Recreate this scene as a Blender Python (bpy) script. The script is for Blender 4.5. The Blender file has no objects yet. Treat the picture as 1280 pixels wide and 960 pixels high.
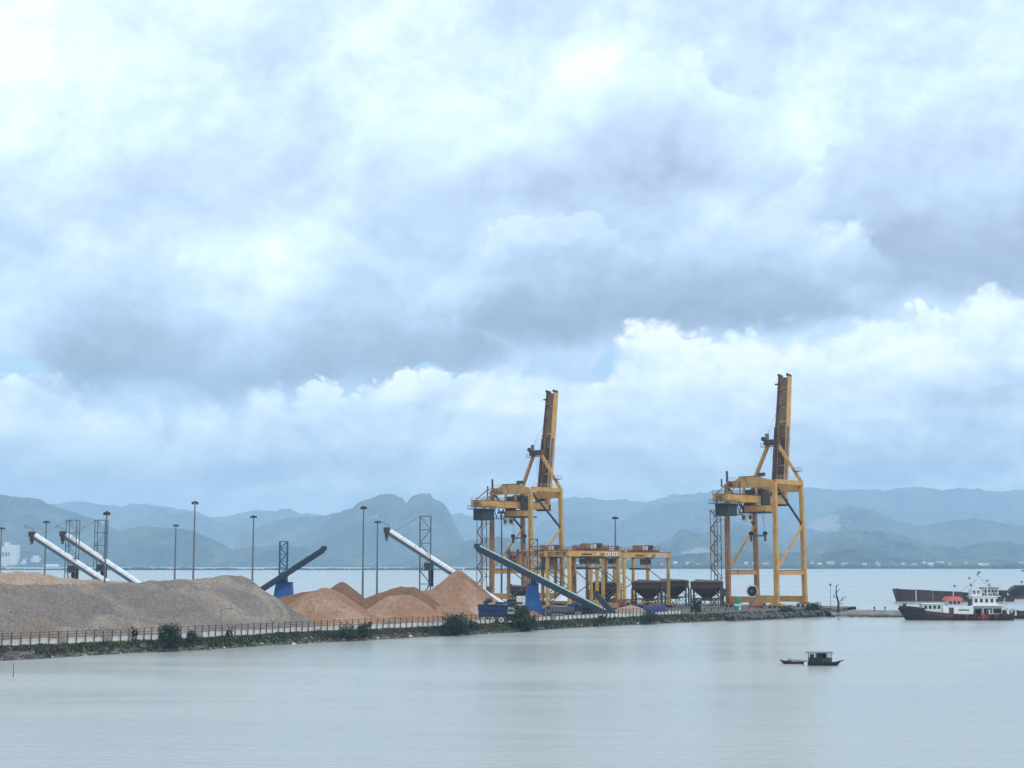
import bpy, math, random
import numpy as np
from mathutils import Vector, Matrix

random.seed(7)
RNG = np.random.RandomState(11)
S = bpy.context.scene
COL = S.collection

# ------------------------------------------------------------------ camera
F, CX, CY, HOR, H = 1900.0, 640.0, 480.0, 704.0, 16.0
TP = (HOR - CY) / F
PITCH = math.atan(TP)
cam_d = bpy.data.cameras.new('camera')
cam = bpy.data.objects.new('camera', cam_d)
COL.objects.link(cam)
cam.location = (0, 0, H)
cam.rotation_euler = (math.pi / 2 + PITCH, 0, 0)
cam_d.sensor_width = 36.0
cam_d.lens = 36.0 * F / 1280.0
cam_d.clip_start = 0.5
cam_d.clip_end = 60000
S.camera = cam


def ray(u, v):
    dx, dy = (u - CX) / F, (CY - v) / F
    c, s = math.cos(PITCH), math.sin(PITCH)
    return Vector((dx, c - s * dy, s + c * dy))


def P(u, v, Y):
    """world point seen at photo pixel (u, v) at distance Y"""
    d = ray(u, v)
    return Vector((0, 0, H)) + d * (Y / d.y)


def G(u, v, z=0.0):
    """world point where the photo pixel meets the level z"""
    d = ray(u, v)
    return Vector((0, 0, H)) + d * ((z - H) / d.z)


# ------------------------------------------------------------------ world, sun, exposure
S.view_settings.view_transform = 'Standard'
S.view_settings.look = 'None'
S.view_settings.exposure = 0.38
S.cycles.volume_bounces = 3
S.view_settings.gamma = 1.0
S.view_settings.use_curve_mapping = False

SUN_EL, SUN_AZ = math.radians(52), math.radians(140)      # azimuth clockwise from +Y
sd = bpy.data.lights.new('sun', 'SUN')
sd.energy = 1.1
sd.angle = math.radians(14)
sd.color = (1.0, 0.95, 0.88)
sun = bpy.data.objects.new('sun', sd)
COL.objects.link(sun)
sv = Vector((math.sin(SUN_AZ) * math.cos(SUN_EL), math.cos(SUN_AZ) * math.cos(SUN_EL), math.sin(SUN_EL)))
sun.rotation_euler = (-sv).to_track_quat('-Z', 'Y').to_euler()


class NT:
    """small helper for writing node trees"""

    def __init__(self, tree):
        self.t = tree
        self.n = tree.nodes
        self.l = tree.links

    def add(self, typ, **kw):
        nd = self.n.new(typ)
        for k, v in kw.items():
            setattr(nd, k, v)
        return nd

    def put(self, sock, val):
        if isinstance(val, bpy.types.NodeSocket):
            self.l.new(val, sock)
        elif val is not None:
            sock.default_value = val

    def m(self, op, a, b=None, c=None, clamp=False):
        nd = self.add('ShaderNodeMath', operation=op, use_clamp=clamp)
        self.put(nd.inputs[0], a)
        self.put(nd.inputs[1], b)
        if c is not None:
            self.put(nd.inputs[2], c)
        return nd.outputs[0]

    def v(self, op, a, b=None, out=0):
        nd = self.add('ShaderNodeVectorMath', operation=op)
        self.put(nd.inputs[0], a)
        if b is not None:
            self.put(nd.inputs[1], b)
        return nd.outputs[out]

    def xyz(self, x, y, z):
        nd = self.add('ShaderNodeCombineXYZ')
        for i, q in enumerate((x, y, z)):
            self.put(nd.inputs[i], q)
        return nd.outputs[0]

    def sep(self, vec):
        nd = self.add('ShaderNodeSeparateXYZ')
        self.put(nd.inputs[0], vec)
        return nd.outputs

    def noise(self, vec, scale, detail=4.0, rough=0.5, dist=0.0, lac=2.0, out='Fac'):
        nd = self.add('ShaderNodeTexNoise')
        self.put(nd.inputs['Vector'], vec)
        self.put(nd.inputs['Scale'], scale)
        nd.inputs['Detail'].default_value = detail
        nd.inputs['Roughness'].default_value = rough
        nd.inputs['Distortion'].default_value = dist
        nd.inputs['Lacunarity'].default_value = lac
        return nd.outputs[out]

    def voro(self, vec, scale, detail=2.0, rough=0.5, feature='SMOOTH_F1', smooth=0.6):
        nd = self.add('ShaderNodeTexVoronoi', feature=feature)
        self.put(nd.inputs['Vector'], vec)
        self.put(nd.inputs['Scale'], scale)
        nd.inputs['Detail'].default_value = detail
        nd.inputs['Roughness'].default_value = rough
        if feature == 'SMOOTH_F1':
            nd.inputs['Smoothness'].default_value = smooth
        return nd.outputs['Distance']

    def sstep(self, x, lo, hi, olo=0.0, ohi=1.0, kind='SMOOTHSTEP'):
        nd = self.add('ShaderNodeMapRange', interpolation_type=kind)
        self.put(nd.inputs[0], x)
        for i, q in zip((1, 2, 3, 4), (lo, hi, olo, ohi)):
            self.put(nd.inputs[i], q)
        return nd.outputs[0]

    def mix(self, f, a, b, blend='MIX'):
        nd = self.add('ShaderNodeMix', data_type='RGBA', blend_type=blend)
        self.put(nd.inputs[0], f)
        self.put(nd.inputs[6], a)
        self.put(nd.inputs[7], b)
        return nd.outputs[2]

    def ramp(self, f, stops, interp='LINEAR'):
        nd = self.add('ShaderNodeValToRGB')
        r = nd.color_ramp
        r.interpolation = interp
        while len(r.elements) < len(stops):
            r.elements.new(0.5)
        for e, (p, c) in zip(r.elements, stops):
            e.position = p
            e.color = (*c, 1.0)
        self.put(nd.inputs[0], f)
        return nd.outputs[0]

    def curve(self, f, pts):
        nd = self.add('ShaderNodeFloatCurve')
        cu = nd.mapping.curves[0]
        nd.mapping.extend = 'HORIZONTAL'
        while len(cu.points) < len(pts):
            cu.points.new(0.5, 0.5)
        for q, (x, y) in zip(cu.points, sorted(pts)):
            q.location = (x, y)
            q.handle_type = 'AUTO_CLAMPED'
        nd.mapping.update()
        self.put(nd.inputs['Value'], f)
        return nd.outputs[0]


def sl(r, g, b):
    """sRGB 0..255 -> linear"""
    o = []
    for c in (r, g, b):
        c = c / 255.0
        o.append(c / 12.92 if c <= 0.04045 else ((c + 0.055) / 1.055) ** 2.4)
    return tuple(o)


def ae(u, v):
    d = ray(u, v).normalized()
    return math.degrees(math.atan2(d.x, d.y)), math.degrees(math.asin(d.z))


world = bpy.data.worlds.new('World')
S.world = world
world.use_nodes = True
world.cycles.sampling_method = 'MANUAL'
world.cycles.sample_map_resolution = 512
w = NT(world.node_tree)
w.n.clear()
tc = w.add('ShaderNodeTexCoord')
D = w.v('NORMALIZE', tc.outputs['Generated'])
dx, dy, dz = w.sep(D)
az = w.m('MULTIPLY', w.m('ARCTAN2', dx, dy), 57.29578)
el = w.m('MULTIPLY', w.m('ARCSINE', dz), 57.29578)
sky = w.add('ShaderNodeTexSky', sky_type='NISHITA')
sky.sun_disc = False
sky.sun_elevation = SUN_EL
sky.sun_rotation = SUN_AZ
sky.air_density = 1.0
sky.dust_density = 2.0
# domain warped direction used by every cloud layer
P0 = w.xyz(dx, dy, w.m('MULTIPLY', dz, 1.2))
wn = w.noise(P0, 5.0, 3.0, 0.5, out='Color')
P1 = w.v('ADD', P0, w.v('SCALE', w.v('SUBTRACT', wn, (0.5, 0.5, 0.5)), None))
P1.node.inputs[1].links[0].from_node.inputs['Scale'].default_value = 0.06
wn2 = w.noise(P0, 22.0, 3.0, 0.55, out='Color')
sc2 = w.add('ShaderNodeVectorMath', operation='SCALE')
w.put(sc2.inputs[0], w.v('SUBTRACT', wn2, (0.5, 0.5, 0.5)))
sc2.inputs['Scale'].default_value = 0.014
P2 = w.v('ADD', P1, sc2.outputs[0])
# warped (az, el) for the placed cloud masses
wsep = w.sep(w.v('SUBTRACT', wn, (0.5, 0.5, 0.5)))
w2sep = w.sep(w.v('SUBTRACT', wn2, (0.5, 0.5, 0.5)))
azw = w.m('ADD', az, w.m('ADD', w.m('MULTIPLY', wsep[0], 5.0), w.m('MULTIPLY', w2sep[0], 2.2)))
elw = w.m('ADD', el, w.m('ADD', w.m('MULTIPLY', wsep[1], 2.6), w.m('MULTIPLY', w2sep[1], 1.5)))
AE = w.xyz(azw, elw, 0.0)


def blob(u, v, su, sv_, wt, vec=AE):
    a, e = ae(u, v)
    k = 57.29578 / F
    q = w.v('MULTIPLY', w.v('SUBTRACT', vec, (a, e, 0)), (1 / (su * k), 1 / (sv_ * k), 0))
    d2 = w.v('DOT_PRODUCT', q, q, out=1)
    return w.m('MULTIPLY', w.m('POWER', 2.71828, w.m('MULTIPLY', d2, -1.0)), wt)


def total(lst):
    acc = lst[0]
    for q in lst[1:]:
        acc = w.m('ADD', acc, q)
    return acc


# light and dark masses of the upper deck
masses = [
    (20, 60, 130, 110, .34), (420, 25, 170, 50, .14), (570, 10, 90, 45, .12), (850, 60, 150, 60, .04),
    (980, 165, 55, 70, .17), (245, 283, 46, 44, .20), (350, 335, 56, 36, .24), (20, 210, 90, 110, .10),
    (1275, 30, 60, 50, .12), (500, 180, 60, 70, .08),
    (140, 420, 110, 50, -.14), (365, 120, 60, 90, -.10), (1080, 260, 100, 60, -.08),
]
n1 = w.noise(P1, 4.2, 6.0, 0.52)
n2 = w.noise(P2, 11.0, 7.0, 0.54)


def billow(vec, scale, octs=3):
    # rounded lumps between soft creases, 0..1
    acc, amp, tot = None, 1.0, 0.0
    for o in range(octs):
        q = w.m('ABSOLUTE', w.m('MULTIPLY_ADD', w.noise(vec, scale * 2.1 ** o, 0.0), 2.0, -1.0))
        q = w.m('MULTIPLY', q, amp * 2.4)
        acc = q if acc is None else w.m('ADD', acc, q)
        tot += amp
        amp *= 0.55
    return w.m('DIVIDE', acc, tot)


OFF = (-0.010, 0.0, 0.022)
n2o = w.noise(w.v('ADD', P2, OFF), 11.0, 7.0, 0.54)
n3 = w.noise(P2, 30.0, 5.0, 0.6)
n3o = w.noise(w.v('ADD', P2, tuple(q * 0.4 for q in OFF)), 30.0, 5.0, 0.6)
n1o = w.noise(w.v('ADD', P1, tuple(q * 2.2 for q in OFF)), 4.2, 4.0, 0.5)
relief = w.m('ADD', w.m('MULTIPLY', w.m('SUBTRACT', n2, n2o), 0.9), w.m('ADD', w.m('MULTIPLY', w.m('SUBTRACT', n1, n1o), 0.9), w.m('MULTIPLY', w.m('SUBTRACT', n3, n3o), 0.55)))
bil = billow(P2, 17.0, 4)
tex = total([w.m('MULTIPLY', w.m('SUBTRACT', n1, 0.5), 0.50), w.m('MULTIPLY', w.m('SUBTRACT', n2, 0.5), 0.34),
             w.m('MULTIPLY', w.m('SUBTRACT', bil, 0.40), 0.13), w.m('MULTIPLY', relief, 0.75)])
up_l = w.m('ADD', w.m('ADD', 0.60, tex), total([blob(*q) for q in masses]))
E0, E1 = 2.0, 24.0


def contour(pts_):
    q = []
    for (u_, v_) in pts_:
        a_, e_ = ae(u_, v_)
        q.append(((a_ + 30) / 60.0, (e_ - E0) / (E1 - E0)))
    return w.m('MULTIPLY_ADD', w.curve(w.m('DIVIDE', w.m('ADD', azq, 30.0), 60.0, clamp=True), q), E1 - E0, E0)


azq = w.m('ADD', az, w.m('MULTIPLY', w2sep[0], 1.6))
bmid = billow(P2, 20.0, 4)
lumpu = w.m('ADD', w.m('MULTIPLY', w.m('SUBTRACT', bmid, 0.40), 1.5), w.m('MULTIPLY', w.m('SUBTRACT', n2, 0.5), 2.6))
softu = w.sstep(w.noise(P1, 6.0, 2.0), 0.40, 0.62, 0.35, 2.4)


def heap(tops_, base_, light, dark, soft_base=1.0, amount=1.0):
    # one cumulus mass: bright billowed top, greying down to a soft flat base
    global up_l
    lo_u, hi_u = tops_[0][0], tops_[-1][0]
    tp = contour([(lo_u - 120, tops_[0][1] + 30)] + tops_ + [(hi_u + 120, tops_[-1][1] + 30)])
    a0, a1 = ae(lo_u, 400)[0], ae(hi_u, 400)[0]
    side = w.m('MULTIPLY', w.sstep(w.m('ADD', azq, lumpu), a0 - 1.2, a0 + 2.6), w.sstep(w.m('SUBTRACT', azq, lumpu), a1 + 1.2, a1 - 2.6))
    bs = contour(base_)
    dp = w.m('ADD', w.m('SUBTRACT', tp, el), lumpu)
    up = w.m('ADD', w.m('SUBTRACT', el, bs), w.m('MULTIPLY', lumpu, 0.25))
    msk = w.m('MULTIPLY', w.sstep(w.m('DIVIDE', dp, softu), 0.0, 1.0), w.sstep(up, -soft_base, soft_base * 0.6))
    msk = w.m('MULTIPLY', msk, w.m('MULTIPLY', side, amount))
    t_ = w.m('DIVIDE', w.m('MAXIMUM', dp, 0.0), w.m('ADD', w.m('MAXIMUM', dp, 0.0), w.m('ADD', w.m('MAXIMUM', up, 0.0), 0.5)))
    l_ = w.m('ADD', w.sstep(t_, 0.02, 0.92, light, dark), w.m('MULTIPLY', tex, 0.75))
    up_l = w.m('ADD', w.m('MULTIPLY', up_l, w.m('SUBTRACT', 1.0, msk)), w.m('MULTIPLY', l_, msk))


heap([(90, 170), (130, 120), (180, 80), (250, 60), (310, 95), (370, 130), (400, 190)], [(60, 262), (220, 272), (400, 260)], .74, .46, 1.6, .8)
heap([(420, 170), (470, 110), (540, 85), (610, 115), (640, 160)], [(400, 282), (520, 290), (650, 275)], .78, .44, 1.6, .8)
heap([(1000, 240), (1050, 180), (1120, 140), (1200, 120), (1290, 130), (1400, 140)], [(1000, 345), (1100, 352), (1190, 362), (1290, 372), (1400, 372)], .56, .06, 1.2, .95)
heap([(575, 190), (620, 150), (680, 105), (728, 62), (790, 44), (850, 55), (905, 86), (955, 112), (985, 150)], [(560, 232), (700, 240), (850, 236), (990, 238)], .86, .30, 1.3)
heap([(45, 350), (90, 310), (170, 292), (240, 330), (300, 372), (350, 372), (400, 340), (470, 318), (540, 335), (600, 362), (640, 385)],
     [(40, 470), (150, 477), (300, 483), (450, 474), (560, 456), (650, 434)], .64, .06, 1.0)
heap([(570, 330), (640, 292), (720, 276), (800, 284), (880, 250), (960, 268), (1040, 292), (1110, 310)], [(560, 425), (700, 418), (850, 410), (1000, 404), (1130, 388)], .70, .05, 0.9)
up_l = w.m('MAXIMUM', w.m('MINIMUM', up_l, 1.0), 0.0)
CR = [(0.0, sl(140, 153, 172)), (0.22, sl(159, 174, 196)), (0.42, sl(181, 199, 223)), (0.60, sl(199, 218, 239)),
      (0.78, sl(217, 236, 248)), (0.92, sl(231, 247, 251)), (1.0, sl(243, 252, 253))]
up_c = w.ramp(up_l, CR)
# gaps in the upper deck that show blue sky
gaps = total([blob(22, 458, 50, 20, 1.0), blob(562, 470, 20, 16, 1.0), blob(768, 446, 20, 24, 1.0), blob(85, 395, 22, 22, .45)])
gap_m = w.sstep(w.m('ADD', gaps, w.m('MULTIPLY', w.m('SUBTRACT', n2, 0.5), 0.9)), 0.42, 0.75)
# lower cumulus bank
tops = [(-200, 470), (-60, 478), (0, 484), (55, 464), (105, 482), (200, 502), (300, 497), (420, 488), (500, 466), (545, 457),
        (590, 466), (660, 446), (715, 462), (752, 468), (775, 425), (810, 414), (900, 410), (1000, 406), (1050, 420), (1100, 404),
        (1180, 388), (1280, 378), (1400, 400), (1500, 430)]
pts = []
for (u_, v_) in tops:
    a, e = ae(u_, v_)
    pts.append(((a + 30) / 60.0, (e - E0) / (E1 - E0)))
top_e = w.m('MULTIPLY_ADD', w.curve(w.m('DIVIDE', w.m('ADD', az, 30.0), 60.0, clamp=True), pts), E1 - E0, E0)
bilb = billow(P2, 24.0, 4)
lump = w.m('ADD', w.m('MULTIPLY', w.m('SUBTRACT', bilb, 0.40), 1.6), w.m('MULTIPLY', w.m('SUBTRACT', n2, 0.5), 1.0))
dep = w.m('ADD', w.m('SUBTRACT', top_e, el), lump)               # degrees below the top of the bank
soft = w.sstep(w.noise(P1, 7.0, 2.0), 0.42, 0.66, 0.45, 1.7)
bank_m = w.sstep(dep, 0.0, soft)
PS = w.xyz(dx, dy, w.m('MULTIPLY', dz, 6.0))
ns = w.noise(w.v('ADD', PS, w.v('SCALE', w.v('SUBTRACT', wn, (.5, .5, .5)), None)), 6.0, 6.0, 0.55)
ns.node.inputs[0].links[0].from_node.inputs[1].links[0].from_node.inputs['Scale'].default_value = 0.10
PS2 = w.xyz(dx, dy, w.m('MULTIPLY', dz, 14.0))
ns2 = w.noise(PS2, 4.0, 5.0, 0.5)
base_e = w.m('MULTIPLY_ADD', w.sstep(az, -12.0, 16.0), 2.4, 6.9)   # the bank stands higher to the right
shade = w.sstep(w.m('ADD', w.m('SUBTRACT', base_e, el), w.m('MULTIPLY', lump, 0.7)), -0.5, 5.2, 0.84, 0.42, 'LINEAR')
bmass = [(900, 440, 150, 40, .14), (1220, 430, 110, 40, .12), (620, 500, 120, 40, .10), (80, 500, 80, 30, .08), (330, 510, 120, 30, .05),
         (470, 545, 260, 18, -.05), (640, 584, 900, 20, -.18), (1000, 555, 160, 12, -.08), (250, 545, 90, 12, -.10), (700, 530, 120, 14, -.10), (1000, 520, 160, 14, -.08), (420, 520, 100, 12, -.06), (1240, 470, 90, 30, -.12), (1100, 460, 60, 30, .05), (760, 560, 240, 16, -.12), (1120, 585, 200, 12, -.14),
         (300, 580, 240, 16, -.06), (350, 618, 130, 9, .22), (1150, 603, 130, 8, .20), (850, 605, 120, 10, .10)]
bank_l = total([shade, w.m('MULTIPLY', w.m('SUBTRACT', ns, 0.5), 0.62), w.m('MULTIPLY', w.m('SUBTRACT', ns2, 0.5), 0.62),
                w.m('MULTIPLY', w.m('SUBTRACT', bilb, 0.40), 0.20), w.m('MULTIPLY', relief, 1.7), total([blob(*q) for q in bmass])])
bank_l = w.m('MAXIMUM', w.m('MINIMUM', bank_l, 1.0), 0.0)
CB = [(0.0, sl(168, 184, 204)), (0.25, sl(190, 205, 224)), (0.5, sl(211, 224, 237)), (0.66, sl(222, 236, 247)),
      (0.84, sl(234, 247, 251)), (1.0, (0.96, 1.0, 1.0))]
bank_c = w.ramp(bank_l, CB)
# blue sky behind: the Nishita sky itself, whitened by thin cloud
blue = w.mix(0.55, w.v('SCALE', sky.outputs[0], None), (*[q * 1.0 for q in sl(190, 228, 255)], 1))
blue.node.inputs[6].links[0].from_node.inputs['Scale'].default_value = 0.10
c1 = w.mix(gap_m, up_c, blue)
c2 = w.mix(bank_m, c1, bank_c)
# ten times brighter colour under a strength of 0.1, the range of the Nishita sky
sc10 = w.add('ShaderNodeVectorMath', operation='SCALE')
w.put(sc10.inputs[0], c2)
sc10.inputs['Scale'].default_value = 10.0
bg = w.add('ShaderNodeBackground')
w.put(bg.inputs[0], sc10.outputs[0])
bg.inputs[1].default_value = 0.1
ow = w.add('ShaderNodeOutputWorld')
w.l.new(bg.outputs[0], ow.inputs[0])
# === END SKY ===

# ------------------------------------------------------------------ helpers: materials
MATS = {}


def base_mat(name):
    m = bpy.data.materials.new(name)
    m.use_nodes = True
    t = NT(m.node_tree)
    t.n.clear()
    b = t.add('ShaderNodeBsdfPrincipled')
    o = t.add('ShaderNodeOutputMaterial')
    t.l.new(b.outputs[0], o.inputs[0])
    MATS[name] = m
    return m, t, b, o


def c4(c):
    return (c[0], c[1], c[2], 1.0)


def mat(name, col, col2=None, scale=0.6, rough=0.6, bump=0.0, bscale=None, lo=0.35, hi=0.65, stretch=None, spec=0.4,
        rust=None, rust_amt=0.5, metal=0.0):
    m, t, b, o = base_mat(name)
    tco = t.add('ShaderNodeTexCoord')
    vec = tco.outputs['Object']
    sv_ = t.v('MULTIPLY', vec, stretch) if stretch else vec
    col2 = col2 or tuple(q * 0.72 for q in col)
    n = t.noise(sv_, scale, 6.0, 0.6)
    c = t.mix(t.sstep(n, lo, hi), c4(col), c4(col2))
    if rust:
        r1 = t.noise(t.v('MULTIPLY', vec, (1.6, 1.6, 0.35)), 0.55, 7.0, 0.68)
        c = t.mix(t.sstep(r1, 0.62 - 0.25 * rust_amt, 0.74 - 0.2 * rust_amt), c, c4(rust))
    t.put(b.inputs['Base Color'], c)
    b.inputs['Roughness'].default_value = rough
    b.inputs['Metallic'].default_value = metal
    b.inputs['Specular IOR Level'].default_value = spec
    if bump:
        bp = t.add('ShaderNodeBump')
        bp.inputs['Strength'].default_value = bump
        bp.inputs['Distance'].default_value = 0.2
        t.put(bp.inputs['Height'], t.noise(vec, bscale or scale * 4, 5.0, 0.65))
        t.put(b.inputs['Normal'], bp.outputs[0])
    return m


RUSTC = (0.13, 0.055, 0.028)
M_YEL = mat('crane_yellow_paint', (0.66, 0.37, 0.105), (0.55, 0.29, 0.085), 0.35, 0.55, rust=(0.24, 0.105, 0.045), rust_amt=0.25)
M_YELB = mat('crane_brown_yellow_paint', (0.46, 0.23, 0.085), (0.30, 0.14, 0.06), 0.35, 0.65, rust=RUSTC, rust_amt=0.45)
M_SLATE = mat('slate_blue_steel', (0.05, 0.075, 0.12), (0.035, 0.05, 0.085), 0.6, 0.6)
M_MBLUE = mat('faded_blue_steel', (0.04, 0.12, 0.28), (0.03, 0.09, 0.2), 0.6, 0.6)
M_DRED = mat('dull_red_sheet', (0.24, 0.09, 0.075), (0.17, 0.07, 0.06), 0.6, 0.8)
M_YEL2 = mat('yard_crane_yellow_paint', (0.70, 0.42, 0.095), (0.60, 0.34, 0.085), 0.4, 0.5, rust=(0.28, 0.12, 0.045), rust_amt=0.25)
M_BRN = mat('rusty_brown_steel', (0.19, 0.085, 0.04), (0.10, 0.048, 0.03), 0.5, 0.8, rust=(0.06, 0.03, 0.02), rust_amt=0.6)
M_ORN = mat('worn_orange_paint', (0.50, 0.26, 0.115), (0.36, 0.175, 0.09), 0.5, 0.7, rust=RUSTC, rust_amt=0.6)
M_BOOM = mat('boom_web_steel', (0.24, 0.145, 0.085), (0.165, 0.10, 0.065), 0.5, 0.8, stretch=(1, 1, .3))
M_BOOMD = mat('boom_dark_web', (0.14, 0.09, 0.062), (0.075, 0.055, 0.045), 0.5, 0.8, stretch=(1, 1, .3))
M_SLID = mat('hopper_lid_sheet', (0.10, 0.095, 0.09), (0.07, 0.06, 0.055), 0.5, 0.7)
M_LOADB = mat('loader_blue_paint', (0.02, 0.065, 0.20), (0.016, 0.045, 0.13), 0.8, 0.6)
M_FAC = mat('pale_factory_wall', (0.80, 0.74, 0.66), (0.70, 0.64, 0.57), 0.05, 0.8)
M_STAIR = mat('stair_tower_steel', (0.26, 0.16, 0.085), (0.17, 0.10, 0.06), 0.5, 0.75)
M_DARK = mat('dark_machinery_steel', (0.045, 0.04, 0.04), (0.09, 0.07, 0.055), 1.0, 0.6)
M_BLK = mat('black_rubber', (0.015, 0.015, 0.017), (0.03, 0.03, 0.03), 2.0, 0.8)
M_GRYG = mat('grey_green_sheeting', (0.05, 0.065, 0.065), (0.035, 0.045, 0.045), 0.8, 0.6)
M_WHITE = mat('white_paint', (0.78, 0.79, 0.79), (0.66, 0.67, 0.66), 0.7, 0.5, lo=.45, hi=.75)
M_WHITEC = mat('white_sheet_cover', (0.80, 0.82, 0.82), (0.62, 0.64, 0.64), 0.5, 0.45, lo=.45, hi=.8)
M_GREYW = mat('grey_white_paint', (0.52, 0.53, 0.53), (0.38, 0.38, 0.37), 0.8, 0.6)
M_WALL = mat('whitewashed_block', (0.74, 0.73, 0.70), (0.40, 0.38, 0.35), 1.3, 0.85, lo=.45, hi=.75)
M_GREY = mat('galvanised_grey_steel', (0.14, 0.165, 0.18), (0.10, 0.115, 0.13), 0.7, 0.55)
M_MAST = mat('mast_steel', (0.17, 0.18, 0.185), (0.11, 0.12, 0.125), 0.5, 0.6, stretch=(1, 1, .2))
M_BLUE = mat('blue_steel_paint', (0.028, 0.135, 0.40), (0.022, 0.10, 0.31), 0.4, 0.5, rust=(0.05, 0.06, 0.08), rust_amt=0.1)
M_DBLUE = mat('dark_blue_steel', (0.022, 0.055, 0.17), (0.018, 0.035, 0.10), 0.7, 0.55)
M_NAVY = mat('navy_conveyor_steel', (0.03, 0.05, 0.085), (0.022, 0.032, 0.05), 0.6, 0.6)
M_DGREEN = mat('dark_green_conveyor_steel', (0.035, 0.062, 0.062), (0.022, 0.038, 0.04), 0.6, 0.6)
M_PGREEN = mat('pale_green_cover', (0.34, 0.50, 0.44), (0.25, 0.39, 0.36), 0.5, 0.55)
M_HOP = mat('hopper_brown_steel', (0.095, 0.052, 0.04), (0.055, 0.034, 0.03), 0.5, 0.85, rust=(0.14, 0.065, 0.04), rust_amt=0.3)
M_FENCE = mat('rusty_fence_steel', (0.12, 0.075, 0.058), (0.075, 0.05, 0.044), 1.2, 0.8)
M_GLASS = mat('dark_window_glass', (0.03, 0.045, 0.055), (0.02, 0.03, 0.04), 0.5, 0.12, spec=0.6)
M_RED = mat('red_paint', (0.42, 0.045, 0.035), (0.27, 0.035, 0.03), 0.6, 0.6)
M_REDR = mat('red_roof_sheet', (0.58, 0.10, 0.10), (0.44, 0.08, 0.08), 0.6, 0.6)
M_HULLB = mat('black_hull_paint', (0.018, 0.02, 0.026), (0.035, 0.03, 0.03), 0.35, 0.5)
M_HULLR = mat('red_brown_hull_paint', (0.20, 0.045, 0.035), (0.10, 0.035, 0.03), 0.4, 0.6, rust=(0.06, 0.03, 0.025), rust_amt=0.35)
M_BARGE = mat('rusty_barge_steel', (0.085, 0.05, 0.042), (0.045, 0.034, 0.034), 0.3, 0.8, rust=(0.12, 0.06, 0.04), rust_amt=0.3)
M_BARGE2 = mat('dark_barge_steel', (0.04, 0.043, 0.055), (0.03, 0.03, 0.038), 0.3, 0.7)
M_WOOD = mat('weathered_wood', (0.045, 0.034, 0.03), (0.022, 0.02, 0.02), 1.5, 0.8)
M_WOOD2 = mat('dark_green_boat_wood', (0.022, 0.034, 0.034), (0.014, 0.02, 0.02), 1.5, 0.7)
M_WOODL = mat('faded_deck_wood', (0.17, 0.12, 0.10), (0.10, 0.075, 0.065), 1.5, 0.8)
M_TARPB = mat('blue_tarpaulin', (0.02, 0.05, 0.22), (0.015, 0.03, 0.12), 0.8, 0.6)
M_TEAL = mat('teal_paint', (0.03, 0.25, 0.25), (0.025, 0.18, 0.19), 0.8, 0.6)
M_GREENR = mat('green_roof_sheet', (0.03, 0.26, 0.12), (0.025, 0.18, 0.09), 0.8, 0.6)
M_BARK = mat('bark', (0.05, 0.042, 0.036), (0.03, 0.026, 0.024), 2.0, 0.9)
M_CONC = mat('weathered_concrete', (0.27, 0.255, 0.235), (0.16, 0.15, 0.14), 0.5, 0.9, bump=0.3)
M_ROCK = mat('shore_rock', (0.15, 0.14, 0.13), (0.07, 0.066, 0.062), 0.5, 0.9)
M_LITTER = mat('pale_litter', (0.62, 0.62, 0.60), (0.36, 0.36, 0.35), 0.2, 0.8)
M_BUILD = mat('pale_building_wall', (0.60, 0.57, 0.52), (0.50, 0.47, 0.43), 0.1, 0.8)
M_BROOF = mat('grey_roof_sheet', (0.42, 0.44, 0.46), (0.34, 0.35, 0.37), 0.1, 0.7)
M_TILE = mat('reddish_roof', (0.36, 0.17, 0.12), (0.28, 0.13, 0.1), 0.1, 0.8)


def chips(name, a, b, c=None, streak=0.0):
    """loose wood chips: speckle of single chips over broad patches of damp and dry"""
    m, t, bs, o = base_mat(name)
    tco = t.add('ShaderNodeTexCoord')
    vec = tco.outputs['Object']
    big = t.noise(vec, 0.13, 6.0, 0.6, 0.6)
    mid = t.noise(t.v('MULTIPLY', vec, (1, 1, .5)), 0.9, 5.0, 0.7)
    fine = t.noise(vec, 2.6, 5.0, 0.8)
    k = t.m('ADD', t.m('MULTIPLY', big, 0.55), t.m('MULTIPLY', mid, 0.45))
    col = t.mix(t.sstep(k, 0.40, 0.60), c4(a), c4(b))
    if c:
        col = t.mix(t.sstep(t.noise(vec, 0.07, 5.0, 0.6, 1.0), 0.5, 0.66), col, c4(c))
    spk = t.sstep(fine, 0.28, 0.72, 0.52, 1.50)
    vm = t.add('ShaderNodeVectorMath', operation='SCALE')
    t.put(vm.inputs[0], col)
    t.put(vm.inputs['Scale'], spk)
    t.put(bs.inputs['Base Color'], vm.outputs[0])
    bs.inputs['Roughness'].default_value = 0.95
    bs.inputs['Specular IOR Level'].default_value = 0.1
    bp = t.add('ShaderNodeBump')
    bp.inputs['Strength'].default_value = 0.6
    bp.inputs['Distance'].default_value = 0.35
    t.put(bp.inputs['Height'], t.m('ADD', t.m('MULTIPLY', mid, 0.9), t.m('MULTIPLY', fine, 0.35)))
    t.put(bs.inputs['Normal'], bp.outputs[0])
    return m


M_CHIPG = chips('grey_wood_chips', (0.188, 0.156, 0.139), (0.232, 0.194, 0.168), (0.30, 0.246, 0.196))
M_CHIPM = chips('brownish_wood_chips', (0.215, 0.16, 0.125), (0.26, 0.20, 0.155), (0.31, 0.24, 0.18))
M_CHIPT = chips('tan_wood_chips', (0.34, 0.235, 0.165), (0.42, 0.31, 0.225))
M_CHIPO = chips('orange_wood_chips', (0.30, 0.160, 0.098), (0.345, 0.20, 0.128), (0.40, 0.255, 0.168))
M_CHIPD = chips('damp_wood_chips', (0.185, 0.098, 0.06), (0.23, 0.125, 0.078))


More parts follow.
